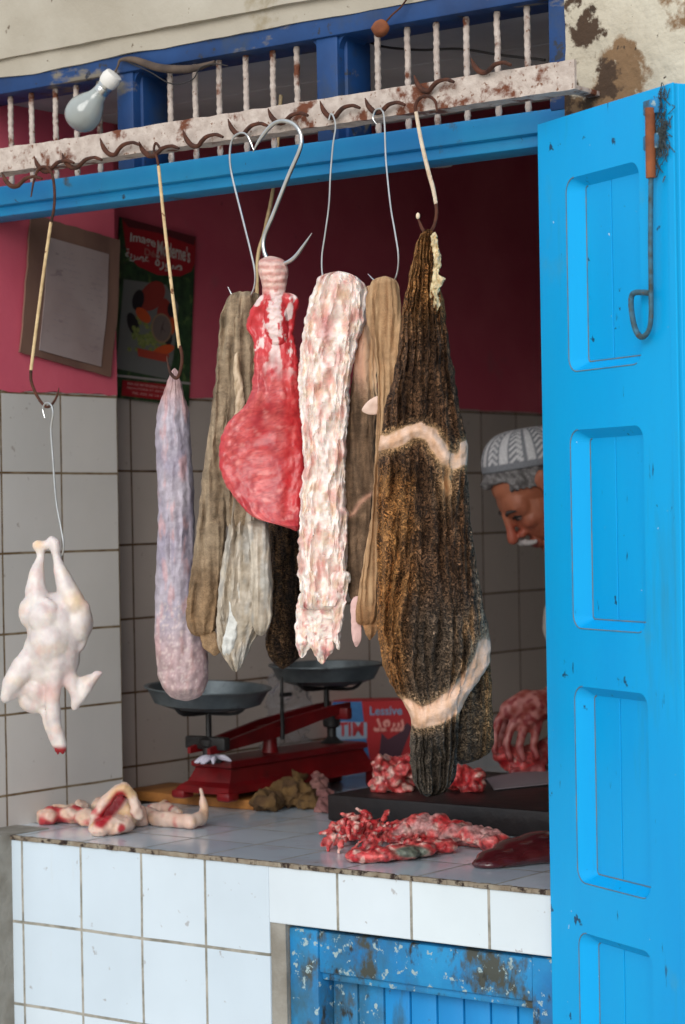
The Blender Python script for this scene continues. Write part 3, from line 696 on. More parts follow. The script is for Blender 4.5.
t1 = drape([(256, 264, 277), (260, 259, 284), (268, 258, 288), (280, 261, 288), (292, 263, 286), (310, 263, 288), (335, 265, 289), (352, 268, 290)], y=-.128, thick=.024, rb=26, fold=.002, fx=9, fy=5, seed=31, colf=clung, rough=.0012, ex=.95, endtap=8)
t2 = drape([(292, 262, 294), (302, 256, 299), (312, 250, 297), (326, 246, 295), (336, 252, 294), (350, 255, 297), (366, 254, 299), (384, 252, 300), (398, 249, 301), (410, 240, 302), (422, 228, 303), (440, 220, 304.5), (460, 219.5, 305.5), (478, 223, 306), (492, 231, 305.5), (505, 241, 304), (514, 250, 303), (521, 264, 302), (526, 284, 301), (531, 292, 299)], y=-.128, thick=.014, fold=.005, fx=20, fy=30, seed=33, colf=clung, rough=.0009, rs=60, oc=3, nr=220, nt=120, edge=1.2, efreq=6)
lg = thing('lung', 'bright red flat lung hanging from a ringed windpipe', 'lung', tuple(P(272, 262, y=-.13)))
t2.build('lobe', M['lung'], lg)
for i, yy in enumerate(range(262, 296, 5)):
    pass
o_ = t1.build('windpipe', M['fat'], lg); o_['label'] = 'pale pink ringed windpipe'

# white fatty sheet
def cfat(x, y, sn, f):
    c = mixc(C_((250, 236, 228)), C_((230, 188, 178)), sm(fr(x / 9, y / 22, 4), -.05, .45))
    c = mixc(c, C_((226, 196, 166)), sm(fr(x / 7, y / 16, 44), .12, .4) * .6)
    c = mixc(c, C_((222, 140, 140)), sm(fr(x / 7, y / 14, 14), .22, .5) * (.25 + .4 * sm(y, 560, 640)))
    c = mixc(c, C_((176, 60, 66)), sm(fr(x / 4, y / 7, 24), .40, .6) * (.1 + .5 * sm(y, 540, 640)))
    c = mixc(c, C_((206, 130, 130)), math.exp(-((x - 326) ** 2 / 30 + (y - 330) ** 2 / 500)) * .8)
    return c
t1 = drape([(271, 332, 344), (277, 319, 357), (286, 315, 366), (300, 310, 368), (320, 305, 366), (345, 301, 358), (380, 300, 352), (420, 301, 349), (460, 304, 347), (500, 301, 347), (540, 299, 349), (565, 298, 348), (590, 301, 346), (610, 300, 344)], y=-.138, thick=.020, oc=3, fold=.020, fx=12, fy=50, seed=41, colf=cfat, rough=.0024, rs=24, edge=1.6, efreq=7, nr=240, nt=120, sharp=1)
tails = [drape([(590, 299, 322), (615, 297, 318), (640, 297, 314), (652, 299, 306), (658, 300, 304)], y=-.130, thick=.014, fold=.006, fx=6, fy=20, seed=43, colf=cfat, rough=.004, rs=60, edge=1, nr=60, nt=60),
         drape([(590, 310, 346), (615, 308, 344), (640, 310, 338), (655, 316, 330), (664, 321, 324)], y=-.126, thick=.016, fold=.008, fx=6, fy=20, seed=45, colf=cfat, rough=.005, rs=60, edge=1, nr=70, nt=70),
         drape([(570, 330, 352), (600, 332, 347), (625, 334, 343), (645, 336, 341), (650, 338, 340)], y=-.134, thick=.012, fold=.006, fx=6, fy=20, seed=47, colf=cfat, rough=.004, rs=60, edge=1, nr=60, nt=60)]
tag(merge(t1, *tails).build('hanging_fat', M['fat'], origin=P(335, 275, y=-.12)), 'lumpy white and pink sheet of fat and gut with ragged tips', 'meat')

# narrow brown tripe with a tan strand
def seg(x, y, pts):
    best = 1e9
    for (a, b), (c, d) in zip(pts, pts[1:]):
        vx, vy = c - a, d - b; t = max(0, min(1, ((x - a) * vx + (y - b) * vy) / (vx * vx + vy * vy + 1e-9)))
        best = min(best, math.hypot(x - a - vx * t, y - b - vy * t))
    return best
def cbr(x, y, sn, f):
    top = mixc(C_((188, 150, 112)), C_((214, 180, 146)), .5 + fr(x / 5, y / 50, 3))
    top = mixc(top, C_((216, 160, 140)), (1 - sm(x, 360, 372)) * .6)
    br = mixc(C_((100, 78, 60)), C_((140, 112, 88)), .5 + 1.2 * fr(x / 5, y / 40, 9))
    c = mixc(top, br, sm(y - (x - 350) * 1.2, 352, 392))
    e = seg(x, y, [(343, 509), (348, 516), (354, 513), (359, 504), (366, 497), (372, 494)])
    c = mixc(c, C_((196, 148, 124)), math.exp(-e * e / 5))
    return c
def cstr(x, y, sn, f):
    c = mixc(C_((196, 160, 122)), C_((170, 130, 94)), .5 + 1.2 * fr(x / 4, y / 60, 8))
    return mixc(c, C_((150, 104, 66)), sm(y, 590, 620) * .7)
t1 = drape([(284, 366, 384), (298, 364, 386), (320, 361, 384), (345, 357, 380), (375, 353, 378), (400, 350, 378), (430, 347, 378), (470, 345, 378), (500, 344, 378), (540, 345, 378), (575, 346, 376), (595, 349, 370), (602, 352, 360)], y=-.09, thick=.013, fold=.012, fx=8, fy=60, seed=52, colf=cbr, rough=.0018)
t1b = drape([(490, 343, 362), (508, 343, 362), (516, 347, 358)], y=-.124, thick=.006, fold=.003, seed=57, colf=lambda x, y, s, f: C_((170, 128, 104)), nr=30, nt=40)
t2 = drape([(276, 379, 391), (281, 372, 397), (292, 368, 400), (310, 366, 401.5), (340, 372, 401), (370, 377, 399), (400, 378, 396), (440, 376, 390), (480, 374, 384), (520, 371, 382), (560, 364, 381), (590, 359, 380), (612, 356, 378), (626, 357, 374)], y=-.136, thick=.012, fold=.012, fx=9, fy=90, seed=53, colf=cstr, rough=.0012)
t3 = drape([(596, 352, 362), (620, 351, 362), (640, 353, 361), (647, 355, 358)], y=-.140, thick=.006, fold=.003, seed=54, colf=lambda x, y, s, f: C_((216, 178, 172)), nr=40, nt=40)
t4 = drape([(610, 362, 378), (625, 363, 378), (634, 366, 375), (640, 369, 371)], y=-.132, thick=.007, fold=.005, fx=4, fy=20, seed=55, colf=cstr, nr=40, nt=40)
t5 = drape([(396, 373, 382), (402, 368, 382), (409, 363, 381), (415, 366, 380)], y=-.142, thick=.006, fold=.002, seed=56, colf=lambda x, y, s, f: C_((226, 196, 180)), nr=30, nt=40)
tag(merge(t1, t2, t3, t4, t5).build('hanging_tripe', M['tripe_fine'], origin=P(385, 280, y=-.12)), 'narrow brown tripe with a long smooth tan strand down its front', 'tripe')

# the big brown tripe
band1 = [(380, 443), (390, 442), (400, 438), (410, 432), (420, 430), (430, 434), (438, 446), (446, 458), (455, 462), (463, 458), (467, 447)]
band2 = [(490, 648), (486, 664), (472, 684), (455, 700), (438, 712), (420, 718), (406, 708)]
def cbig(x, y, sn, f):
    y2 = y; pat = fr(x / 8, y / 26, 3)
    dk = mixc(C_((88, 62, 44)), C_((124, 90, 64)), .5 + 1.3 * pat)
    tan = mixc(C_((152, 102, 58)), C_((178, 126, 74)), .5 + pat)
    c = mixc(tan, dk, sm(y + 10 * fr(x / 10, 2), 290, 345))                       # warm brown top
    lw = mixc(tan, dk, sm(x + 16 * fr(x / 12, y / 30, 6), 396, 424))          # warm left side lower down
    c = mixc(c, lw, sm(y, 455, 485))
    gy = mixc(C_((92, 80, 68)), C_((116, 100, 84)), .5 + pat)
    c = mixc(c, gy, sm(y, 560, 640) * sm(x, 392, 420) * .8)
    c = mixc(c, mixc(C_((104, 92, 80)), C_((82, 72, 62)), .5 + pat), sm(y, 718, 740))
    skin = mixc(C_((226, 192, 170)), C_((206, 162, 130)), .5 + .8 * fr(x / 6, y / 14, 9))
    d1 = seg(x, y, band1); w1 = 6.5 + 2 * nz(x / 7, y / 7)
    c = mixc(c, C_((196, 156, 112)), (1 - sm(d1, w1, w1 + 11)) * (.75 if y > 425 else .35))
    c = mixc(c, skin, 1 - sm(d1, w1 - 1.5, w1 + 2))
    c = mixc(c, C_((206, 166, 124)), math.exp(-((x - 447) ** 2 / 90 + (y - 485) ** 2 / 420)))
    d2 = seg(x, y, band2); w2 = 9 + 4 * (1 - abs(x - 470) / 70)
    st = sm(fr(x / 3, y / 40, 31), -.1, .3)
    fade = (1 - sm(d2, w2, w2 + 46)) * st * (1 if y < 720 and x > 440 else .15) * sm(x, 436, 462)
    c = mixc(c, C_((190, 150, 108)), fade * .85)
    c = mixc(c, C_((196, 164, 130)), (1 - sm(d2, w2, w2 + 12)) * .6)
    c = mixc(c, skin, 1 - sm(d2, w2 - 2, w2 + 2))
    if x > 462 and 470 < y < 640: c = mixc(c, C_((176, 156, 132)), sm(x, 462 + (y - 470) * .09, 470 + (y - 470) * .10) * .6)
    return c
big = drape([(229, 423, 432), (238, 419, 436), (252, 415, 437), (270, 411, 439), (290, 407, 442), (315, 402, 446), (345, 400, 450), (375, 395, 455), (400, 387, 459), (425, 383, 464), (445, 380, 468.5), (470, 379, 468), (510, 378, 470), (550, 378, 475), (590, 378, 481), (620, 378, 487), (645, 380, 491), (662, 384, 490), (680, 390, 480), (700, 403, 466), (715, 411, 460), (740, 411, 458), (765, 412, 457), (780, 414, 454), (790, 420, 446), (797, 423, 432)],
            y=-.150, thick=.034, fold=.028, fx=11, fy=120, seed=61, colf=cbig, rough=.0026, rs=55, nr=420, nt=200, sharp=1, edge=.8, ex=.85, oc=2, fm=lambda x, y: .04 + .96 * sm(min(seg(x, y, band1), seg(x, y, band2)), 5, 22))
# raise the pale rims into rounded edges
for i, p in enumerate(big.v):
    x, y, _ = Q(p)
    if (p - CAM).dot(FW) < (P(x, y, y=-.150) - CAM).dot(FW):
        d = min(seg(x, y, band1), seg(x, y, band2) * .7)
        big.v[i] = p - FW * (.014 * math.exp(-d * d / 45)) + FW * (.010 * sm(y, 724, 735) + (.008 if 0 else 0))
fatc = lambda x, y, s, f: mixc(C_((228, 208, 168)), C_((190, 164, 118)), .5 + fr(x / 3, y / 4))
f1 = drape([(232, 433, 437), (245, 433, 439), (258, 434, 442), (272, 435, 440), (280, 434, 446), (290, 432, 440), (302, 434, 440), (311, 436, 439)], y=-.170, thick=.006, fold=.004, fx=3, fy=5, seed=66, colf=fatc, rough=.004, rs=90, edge=1.6, efreq=4, nr=70, nt=40)
bt_ = thing('hanging_tripe', 'largest dark brown tripe, shaggy with pale folded rims, nearest the blue door', 'tripe', tuple(P(428, 232, y=-.15)))
big.build('front_sheet', M['tripe'], bt_)
o_ = f1.build('fat_strip', M['fat'], bt_); o_['label'] = 'strip of yellowish white fat'
def crear(x, y, sn, f):
    c = mixc(C_((70, 60, 50)), C_((100, 84, 66)), .5 + 1.3 * fr(x / 6, y / 14, 5)); return mixc(c, C_((150, 118, 80)), sm(x, 478, 490) * .7)
g = drape([(600, 455, 482), (630, 455, 487), (655, 455, 491), (680, 455, 492), (710, 455, 493), (735, 455, 494), (750, 456, 491), (758, 457, 480), (764, 458, 466)], y=-.095, thick=.018, fold=.010, fx=8, fy=60, seed=71, colf=crear, rough=.0025, sharp=1)
g.build('rear_flap', M['tripe'], bt_)

# ------------------------------------------------------------------ plucked chicken
dC = (P(55, 640, y=-.125) - CAM).dot(FW); px_ = dC / FOC
def K(x, y, f=0.0): return P(x, y, d=dC) - FW * f
bird = G()
bird.chain([K(40, 545, .002), K(41, 556, .004), K(38, 572, .012), K(37, 592, .016), K(42, 606, .02)], [.010, .0075, .0135, .020, .024])      # left leg, knee up
bird.chain([K(55, 542, .004), K(57, 556, .006), K(61, 570, .014), K(68, 588, .016), K(74, 604, .018)], [.010, .0075, .0125, .019, .024])
bird.sph(K(38, 546), .011, sub=2).sph(K(46, 545, .004), .009, sub=2).sph(K(52, 540, .004), .009, sub=2)
ax3 = (RT, FW, UP)
bird.sph(K(56, 630), 1, (.052, .050, .066), ax3).sph(K(50, 650, .002), 1, (.046, .048, .050), ax3).sph(K(58, 612), 1, (.050, .042, .036), ax3)
bird.sph(K(48, 666, -.002), 1, (.046, .040, .040), ax3).sph(K(60, 655, .004), 1, (.036, .040, .050), ax3).sph(K(40, 692, .000), 1, (.026, .014, .030), ax3).sph(K(33, 612, .01), 1, (.024, .03, .030), ax3).sph(K(78, 622, .01), 1, (.028, .03, .040), ax3)
bird.sph(K(46, 617, .038), 1, (.026, .022, .030), ax3).sph(K(52, 640, .026), 1, (.036, .034, .045), ax3)
bird.chain([K(68, 596, .022), K(76, 600, .025), K(84, 606, .02), K(86, 626, .012), K(80, 646, .01)], [.010, .012, .013, .014, .010])   # skin fold and tail side
bird.chain([K(50, 600, .04), K(56, 606, .042)], [.008, .007])
bird.chain([K(35, 655, .01), K(24, 668, .02), K(13, 684, .026), K(8, 697, .026)], [.022, .022, .017, .010])    # left wing
bird.chain([K(8, 698, .026), K(15, 694, .02), K(26, 686, .012), K(36, 690, .014), K(38, 704, .012)], [.009, .009, .010, .018, .010])
bird.sph(K(35, 698, .004), 1, (.030, .018, .028), ax3)
bird.chain([K(58, 660, .022), K(56, 680, .024), K(54, 700, .022), K(55, 720, .02), K(60, 738, .018), K(63, 747, .018)], [.026, .015, .013, .013, .0125, .010])   # neck
bird.chain([K(44, 712, .01), K(50, 728, .014), K(58, 744, .016)], [.006, .008, .009])
bird.chain([K(66, 668, .01), K(72, 682, .014), K(78, 694, .016), K(76, 706, .016)], [.018, .014, .012, .008])
bird.chain([K(76, 704, .016), K(84, 694, .018), K(88, 684, .016), K(98, 674, .012), K(101, 673, .012)], [.009, .010, .012, .008, .006])
bird.chain([K(70, 684, .006), K(82, 682, .008), K(92, 679, .01)], [.010, .011, .010])
def cb_(p, n):
    x, y, _ = Q(p); c = mixc(C_((222, 212, 206)), C_((206, 194, 192)), .5 + fr(x / 14, y / 14, 2))
    c = mixc(c, C_((226, 196, 160)), sm(fr(x / 16, y / 16, 8), .1, .5) * .25)
    c = mixc(c, C_((232, 200, 150)), math.exp(-((x - 78) ** 2 + (y - 600) ** 2) / 90) * .7)
    c = mixc(c, C_((226, 186, 140)), math.exp(-((x - 38) ** 2 + (y - 544) ** 2) / 30) * .8)
    c = mixc(c, C_((208, 160, 156)), (sm(fr(x / 15, y / 15, 31), .1, .5)) * .3)
    c = mixc(c, C_((206, 150, 140)), math.exp(-((x - 50) ** 2 / 300 + (y - 690) ** 2 / 60)) * .5)
    return mixc(c, C_((150, 20, 30)), sm(y, 744, 750))
bm_ = remesh(bird, .0032, 7, lambda v: .0016 * fr(v.x * 38, v.z * 38, v.y * 38, 3), cb_)
ch = thing('plucked_chicken', 'whole pale plucked chicken hanging head down by its feet', 'chicken', tuple(K(48, 545)))
bm_.build('body', M['skin_meat'], ch, 'all')
g = G().sph(K(59, 748, .02), .0055, (1, 1, 1.2), sub=2).sph(K(64, 750, .02), .004, (1, 1, 1.3), sub=2).tube([K(59, 748, .02), K(59.5, 753, .02)], [.003, .0016], 8, 1)
g.build('cut_neck', flat('dark_blood', (140, 16, 26)), ch)

# ------------------------------------------------------------------ wall hangings
def patch(TL, TR, BR, BL, x, bow=.004):
    c = [P(a, b, x=x) for a, b in (TL, TR, BR, BL)]
    def f(u, v, off=0.0):       # u to the right, v downwards
        p = c[0] * (1 - u) * (1 - v) + c[1] * u * (1 - v) + c[2] * u * v + c[3] * (1 - u) * v
        return p + V((off + bow * math.sin(math.pi * v) * (.4 + .6 * u) + bow * .5 * nz(u * 3, v * 3, 1), 0, 0))
    return f
def sheet(f, u0, u1, v0, v1, off, th=.0012, nu=16, nv=16, jag=0.0):
    g = G()
    for i in range(nu + 1):
        for j in range(nv + 1):
            u = u0 + (u1 - u0) * i / nu; v = v0 + (v1 - v0) * j / nv
            if jag and (i in (0, nu) or j in (0, nv)): u += jag * nz(v * 9, i); v += jag * nz(u * 9, j)
            g.v += [f(u, v, off), f(u, v, off - th)]
    id_ = lambda i, j, k: (i * (nv + 1) + j) * 2 + k
    for i in range(nu):
        for j in range(nv):
            g.f.append((id_(i, j, 0), id_(i + 1, j, 0), id_(i + 1, j + 1, 0), id_(i, j + 1, 0))); g.f.append((id_(i, j, 1), id_(i, j + 1, 1), id_(i + 1, j + 1, 1), id_(i + 1, j, 1)))
    for i in range(nu):
        for j in (0, nv): g.f.append((id_(i, j, 0), id_(i, j, 1), id_(i + 1, j, 1), id_(i + 1, j, 0)))
    for j in range(nv):
        for i in (0, nu): g.f.append((id_(i, j, 0), id_(i, j + 1, 0), id_(i, j + 1, 1), id_(i, j, 1)))
    return g
def ell(g, f, u, v, ru, rv, off, a0=0, n=28):
    pts = []
    for k in range(n):
        a = 2 * math.pi * k / n; x_, y_ = ru * math.cos(a), rv * math.sin(a)
        pts.append(f(u + x_ * math.cos(a0) - y_ * math.sin(a0), v + x_ * math.sin(a0) + y_ * math.cos(a0), off))
    return g.poly(pts)
def text(f, s, u0, u1, v0, v1, off, arch=0.0, bold=.02):
    """lettering laid on a surface function"""
    cu = bpy.data.curves.new('lettering', 'FONT'); cu.body = s; cu.offset = bold; cu.resolution_u = 3
    o = bpy.data.objects.new('lettering', cu); col.objects.link(o)
    dg = bpy.context.evaluated_depsgraph_get(); dg.update(); ev = o.evaluated_get(dg); me = ev.to_mesh()
    vs = [v.co.copy() for v in me.vertices]; fs = [tuple(p.vertices) for p in me.polygons]
    ev.to_mesh_clear(); bpy.data.objects.remove(o); bpy.data.curves.remove(cu)
    xs = [v.x for v in vs]; ys = [v.y for v in vs]; a, b, c, d = min(xs), max(xs), min(ys), max(ys)
    g = G()
    g.add([f(u0 + (u1 - u0) * (v.x - a) / (b - a), v1 + (v0 - v1) * (v.y - c) / (d - c) + arch * (1 - (2 * (v.x - a) / (b - a) - 1) ** 2), off) for v in vs], fs)
    g.smooth = False
    return g
fp = patch((31, 214), (120, 240), (111, 377), (20, 352), -.090, .006)
pf = thing('framed_notice', 'faded paper notice in a brown plastic sleeve on the pink wall', 'notice', tuple(fp(.5, .5)))
sheet(fp, 0, 1, 0, 1, 0, .004, jag=.012).build('sleeve', mat('brown_sleeve', (128, 98, 84), (104, 76, 68), scale=9, rough=.5, stretch=(1, 1, .3)), pf)
sheet(fp, .19, .87, .13, .95, .0022, .0012).build('paper', mat('faded_paper', (158, 142, 140), (144, 126, 124), scale=6, rough=.8, layers=[(14, .6, .75, (110, 92, 98), (1, 1, 3))]), pf)
g = G(); random.seed(3)
for r in range(16):
    v_ = .20 + r * .042; u_ = .30 if r > 3 else .36
    while u_ < .80:
        du = random.uniform(.012, .05)
        if random.random() < (.6 if not .48 < u_ < .60 else .15): g.poly([fp(u_, v_, .0026), fp(u_ + du, v_ + .002, .0026), fp(u_ + du, v_ + .007, .0026), fp(u_, v_ + .006, .0026)])
        u_ += du + .014
g.build('faded_writing', flat('faded_ink', (138, 122, 126)), pf, False)

pp0 = patch((120, 217), (196, 237), (189, 406), (111, 397), -.203, 0)
pp = lambda u, v, off=0.0: pp0(u, v, off * 2.2) - V((.004 * nz(u * 3, v * 3, 1) * 0, 0, 0))
po = thing('wall_poster', 'green and red poster with white lettering and a fruit picture', 'poster', tuple(pp(.5, .5)))
sheet(pp, 0, 1, 0, 1, 0, .0012).build('sheet', mat('poster_leaves', (58, 86, 52), (30, 48, 36), scale=50, rough=.45, layers=[(40, .58, .66, (96, 116, 66)), (60, .64, .7, (90, 40, 56))]), po)
pr = flat('poster_red', (168, 26, 38)); pw = flat('poster_white', (206, 196, 190)); pd = flat('poster_dark', (60, 44, 44)); pg = flat('poster_grey', (118, 118, 116))
g = G(); g.poly([pp(.02, .0, .0006), pp(.99, .0, .0006), pp(.99, .16, .0006), pp(.95, .21, .0006), pp(.8, .255, .0006), pp(.5, .275, .0006), pp(.25, .25, .0006), pp(.10, .19, .0006), pp(.06, .10, .0006)])
g.build('red_heading', pr, po, False)
G().poly([pp(0, .0, .0008), pp(.99, .0, .0008), pp(.97, .055, .0008), pp(.5, .035, .0008), pp(.1, .045, .0008)]).build('dark_border', mat('dark_red_print', (96, 30, 38)), po, False)
text(pp, 'Image', .13, .46, .075, .14, .0012, -.01).build('lettering', pw, po)
text(pp, "Moderne's", .48, .92, .075, .165, .0012, -.005).build('lettering', pw, po)
text(pp, 'Décor', .32, .62, .14, .18, .0012).build('lettering', flat('poster_pink', (176, 110, 104)), po)
text(pp, '\uFE94\uFEF3\uFEAE\uFEBC\uFECB', .08, .38, .165, .235, .0012).build('lettering', pw, po)
text(pp, '\uFE93\uFEAD\uFEEE\uFEBB', .46, .82, .165, .245, .0012).build('lettering', pw, po)
G().poly([pp(.08, .34, .0006), pp(.62, .32, .0006), pp(.80, .42, .0006), pp(.76, .74, .0006), pp(.70, .86, .0006), pp(.04, .84, .0006)]).build('grey_panel', pg, po, False)
g = G()
for (u, v, a, b, r) in ((.45, .40, .17, .08, -.3), (.62, .50, .10, .10, 0)): ell(g, pp, u, v, a, b, .0008, r)
g.build('red_basket', flat('print_brick', (150, 52, 44)), po, False)
g = G()
kb_ = flat('print_black', (34, 28, 34))
for (u, v, a, b, r) in ((.27, .44, .08, .055, -.4), (.22, .58, .09, .05, .5), (.68, .62, .05, .05, 0), (.70, .46, .05, .04, .3)): ell(G(), pp, u, v, a, b, .0010, r).build('black_fruit', kb_, po, False)
g = G(); random.seed(5)
for i in range(70):
    u = random.gauss(.40, .10); v = random.gauss(.65, .035); ell(g, pp, u, v, .026, .013, .0011 + i * 2e-6, 0, 12)
g.build('green_grapes', mat('print_grape', (150, 156, 92), (106, 120, 62), scale=200), po, False)
ko_ = flat('print_orange', (206, 84, 40))
for a_ in ((.34, .52, .10, .036, .0014, .2), (.62, .70, .14, .03, .0013, -.2), (.72, .55, .04, .05, .0013)): ell(G(), pp, *a_).build('orange_fruit', ko_, po, False)
G().poly([pp(.28, .71, .0015), pp(.70, .72, .0015), pp(.66, .765, .0015), pp(.30, .755, .0015)]).build('basket_foot', flat('print_terracotta', (176, 66, 50)), po, False)
g = G(); ell(g, pp, .58, .575, .135, .085, .0017); g.build('clock_rim', flat('print_tan', (150, 120, 96)), po, False)
g = G(); ell(g, pp, .58, .575, .115, .074, .0019); g.build('clock_face', flat('print_clock', (116, 100, 96)), po, False)
g = G()
for a_, L_ in ((-1.2, .06), (1.9, .05), (.5, .045)):
    d_ = (math.cos(a_) * L_ * 1.4, math.sin(a_) * L_); n_ = (-d_[1] * .12, d_[0] * .06)
    g.poly([pp(.58 - n_[0], .575 - n_[1], .0021), pp(.58 + d_[0], .575 + d_[1], .0021), pp(.58 + n_[0], .575 + n_[1], .0021)])
g.build('clock_hands', pd, po, False)
G().poly([pp(0, .872, .0008), pp(1, .862, .0008), pp(1, .875, .0008), pp(0, .885, .0008)]).build('white_line', flat('poster_line', (170, 160, 158)), po, False)
G().poly([pp(.12, .90, .0010), pp(.84, .89, .0010), pp(.84, .985, .0010), pp(.12, .985, .0010)]).build('red_footer', pr, po, False)
for k, s in enumerate(('IMAGE MODERNE DECORS', 'BIJOUTERIE ET MONTRES', 'TEL 022 30 14 37')):
    text(pp, s, .18 + .06 * (k == 2), .78 - .12 * (k == 2), .907 + k * .025, .921 + k * .025, .0014).build('lettering', flat('footer_pink', (206, 150, 146)), po)

# ------------------------------------------------------------------ balance scale on its board
bd = G().box((-.20, .505, CT), (.175, .66, CT + .020), .003); tag(bd.build('wooden_board', M['wood'], origin=(0, .58, CT)), 'yellowish wooden board under the near end of the red scale', 'board')
ZB = CT + .021
b0 = P(171, 798, z=ZB); b1 = P(228.5, 803, z=ZB); b2 = P(368.5, 774, z=ZB)
bx0, bx1, by0, by1 = b0.x, b1.x, (b0.y + b1.y) / 2, b2.y
sc = thing('balance_scale', 'old red iron two pan balance scale on the counter', 'scale', ((bx0 + bx1) / 2, (by0 + by1) / 2, ZB))
mx = (bx0 + bx1) / 2; hw = (bx1 - bx0) / 2
def frust(levels):
    g = G()
    for z, ix, iy in levels: g.v += [V((bx0 + ix, by0 + iy, z)), V((bx1 - ix, by0 + iy, z)), V((bx1 - ix, by1 - iy, z)), V((bx0 + ix, by1 - iy, z))]
    n = len(levels)
    for i in range(n - 1):
        for k in range(4): g.f.append((i * 4 + k, i * 4 + (k + 1) % 4, (i + 1) * 4 + (k + 1) % 4, (i + 1) * 4 + k))
    g.f += [(0, 1, 2, 3), tuple((n - 1) * 4 + k for k in range(4))]
    return g
frust([(ZB + .014, .004, .004), (ZB + .026, .012, .014), (ZB + .034, .022, .030), (ZB + .060, .030, .045), (ZB + .064, .024, .038), (ZB + .073, .024, .038), (ZB + .076, .030, .044)]).build('base', M['red_iron'], sc, False)
for a_, b_ in ((bx0, by0), (bx1 - .035, by0), (bx0, by1 - .035), (bx1 - .035, by1 - .035)):
    G().box((a_, b_, ZB - (0 if b_ < .66 else .021)), (a_ + .035, b_ + .035, ZB + .018), .006).build('foot', M['red_iron'], sc)
p1 = P(208, 716, x=mx); p2 = P(331, 690, x=mx); zt = ZB + .074
G().lathe([(.030, 0), (.022, .008), (.012, .016), (.012, .030), (.018, .034), (.020, .046), (.010, .052)], (mx, p1.y, zt), 20).build('column', M['black'], sc)
G().lathe([(.030, 0), (.018, .008), (.010, .016), (.010, .034), (.018, .038), (.020, .060), (.010, .066)], (mx, p2.y, zt), 20).build('column', M['black'], sc)
pc_ = P(270, 742, x=mx)
G().lathe([(.022, -.01), (.016, .01), (.014, .03), (.030, .045), (.034, .056), (.012, .060)], (mx, pc_.y, zt), 20).build('centre_column', M['red_iron'], sc)
zb = zt + .050
for s in (-1, 1):
    g = G(); xo = mx + s * .026
    prof = [(p1.y - .03, .006), (p1.y + .02, .010), (pc_.y, .017), (p2.y - .02, .010), (p2.y + .03, .006)]
    for yv, hh in prof:
        tz = zb + .026 * (yv - pc_.y) / (p2.y - pc_.y) + .003
        g.v += [V((xo - .004, yv, tz - hh)), V((xo + .004, yv, tz - hh)), V((xo + .004, yv, tz + hh)), V((xo - .004, yv, tz + hh))]
    for i in range(4):
        for k in range(4): g.f.append((i * 4 + k, i * 4 + (k + 1) % 4, i * 4 + 4 + (k + 1) % 4, i * 4 + 4 + k))
    g.f += [(0, 1, 2, 3), (16, 17, 18, 19)]
    g.build('beam', M['red_iron'], sc, False)
for pc2, dz in ((p1, -.012), (p2, .016)):
    G().box((mx - .055, pc2.y - .010, zb - .012 + dz), (mx + .05, pc2.y + .010, zb + .014 + dz), .004).build('pivot_block', M['black'] if pc2 is p1 else M['red_iron'], sc)
G().tube([(mx + .034, pc_.y, zt + .03), (mx + .034, pc_.y, zt + .16)], [.005, .003], 8, 1).box((mx + .030, pc_.y - .004, zt + .118), (mx + .038, pc_.y + .03, zt + .126), .001).build('pointer', M['black'], sc)
for (cpx, cpy, rpx, tilt) in ((208, 688, 62, .05), (326, 665, 56, .0)):
    c = P(cpx, cpy, x=mx); R_ = rpx / FOC * (c - CAM).dot(FW)
    Mt = Matrix.Rotation(tilt, 3, 'Y') @ Matrix.Rotation(0, 3, 'X')
    pn = G().lathe([(.0001, -.042), (R_ * .62, -.040), (R_ * .86, -.030), (R_ * .97, -.004), (R_ * 1.03, .0), (R_ * 1.03, .003), (R_ * .96, .002), (R_ * .84, -.026), (R_ * .6, -.036), (.0001, -.038)], c, 48, M=Mt)
    if cpx == 208: PC = c; PR = R_
    o_ = pn.build('pan', M['pan'], sc)
    g = G(); th = c.z - .045
    for s in (-1, 1):
        g.tube([c + V((s * R_ * .8, 0, -.030)), c + V((s * R_ * .6, 0, -.048)), V((mx + s * .02, c.y, th - .006)), c + V((-s * R_ * .0, 0, -.050))], .004, 6, 3)
        g.tube([c + V((0, s * R_ * .8, -.030)), c + V((0, s * R_ * .6, -.048)), c + V((0, 0, -.050))], .004, 6, 3)
    g.tube([c + V((0, 0, -.046)), V((mx, c.y, zb))], .006, 8, 1)
    g.build('pan_support', M['black'], o_)
g = G()
for i in range(14):
    a = random.uniform(0, 6.28)
    g.tube([V((mx + .012, p1.y, zt + .012)), V((mx + .012 + .022 * math.cos(a), p1.y + .022 * math.sin(a), zt + .010)), V((mx + .010 + .038 * math.cos(a), p1.y + .038 * math.sin(a), zt + .002 + .004 * nz(i, 1)))], [.004, .006, .002], 6, 3)
tag(g.build('crumpled_paper', flat('white_paper', (205, 200, 215)), origin=(mx, p1.y, zt)), 'small crumpled white paper on the near end of the scale base', 'paper')

# ------------------------------------------------------------------ things on the counter
def heap(items, voxel, disp, colf, sm_=4):
    g = G()
    for it in items: g.sph(it[0], 1, it[1], it[2] if len(it) > 2 else (RT, FW, UP), sub=2)
    return remesh(g, voxel, sm_, disp, colf)
def on(px, py, z=CT): return P(px, py, z=z)
def keep(g, z):      # rest on the surface below
    g.v = [V((p.x, p.y, max(p.z, z + .0008))) for p in g.v]; return g
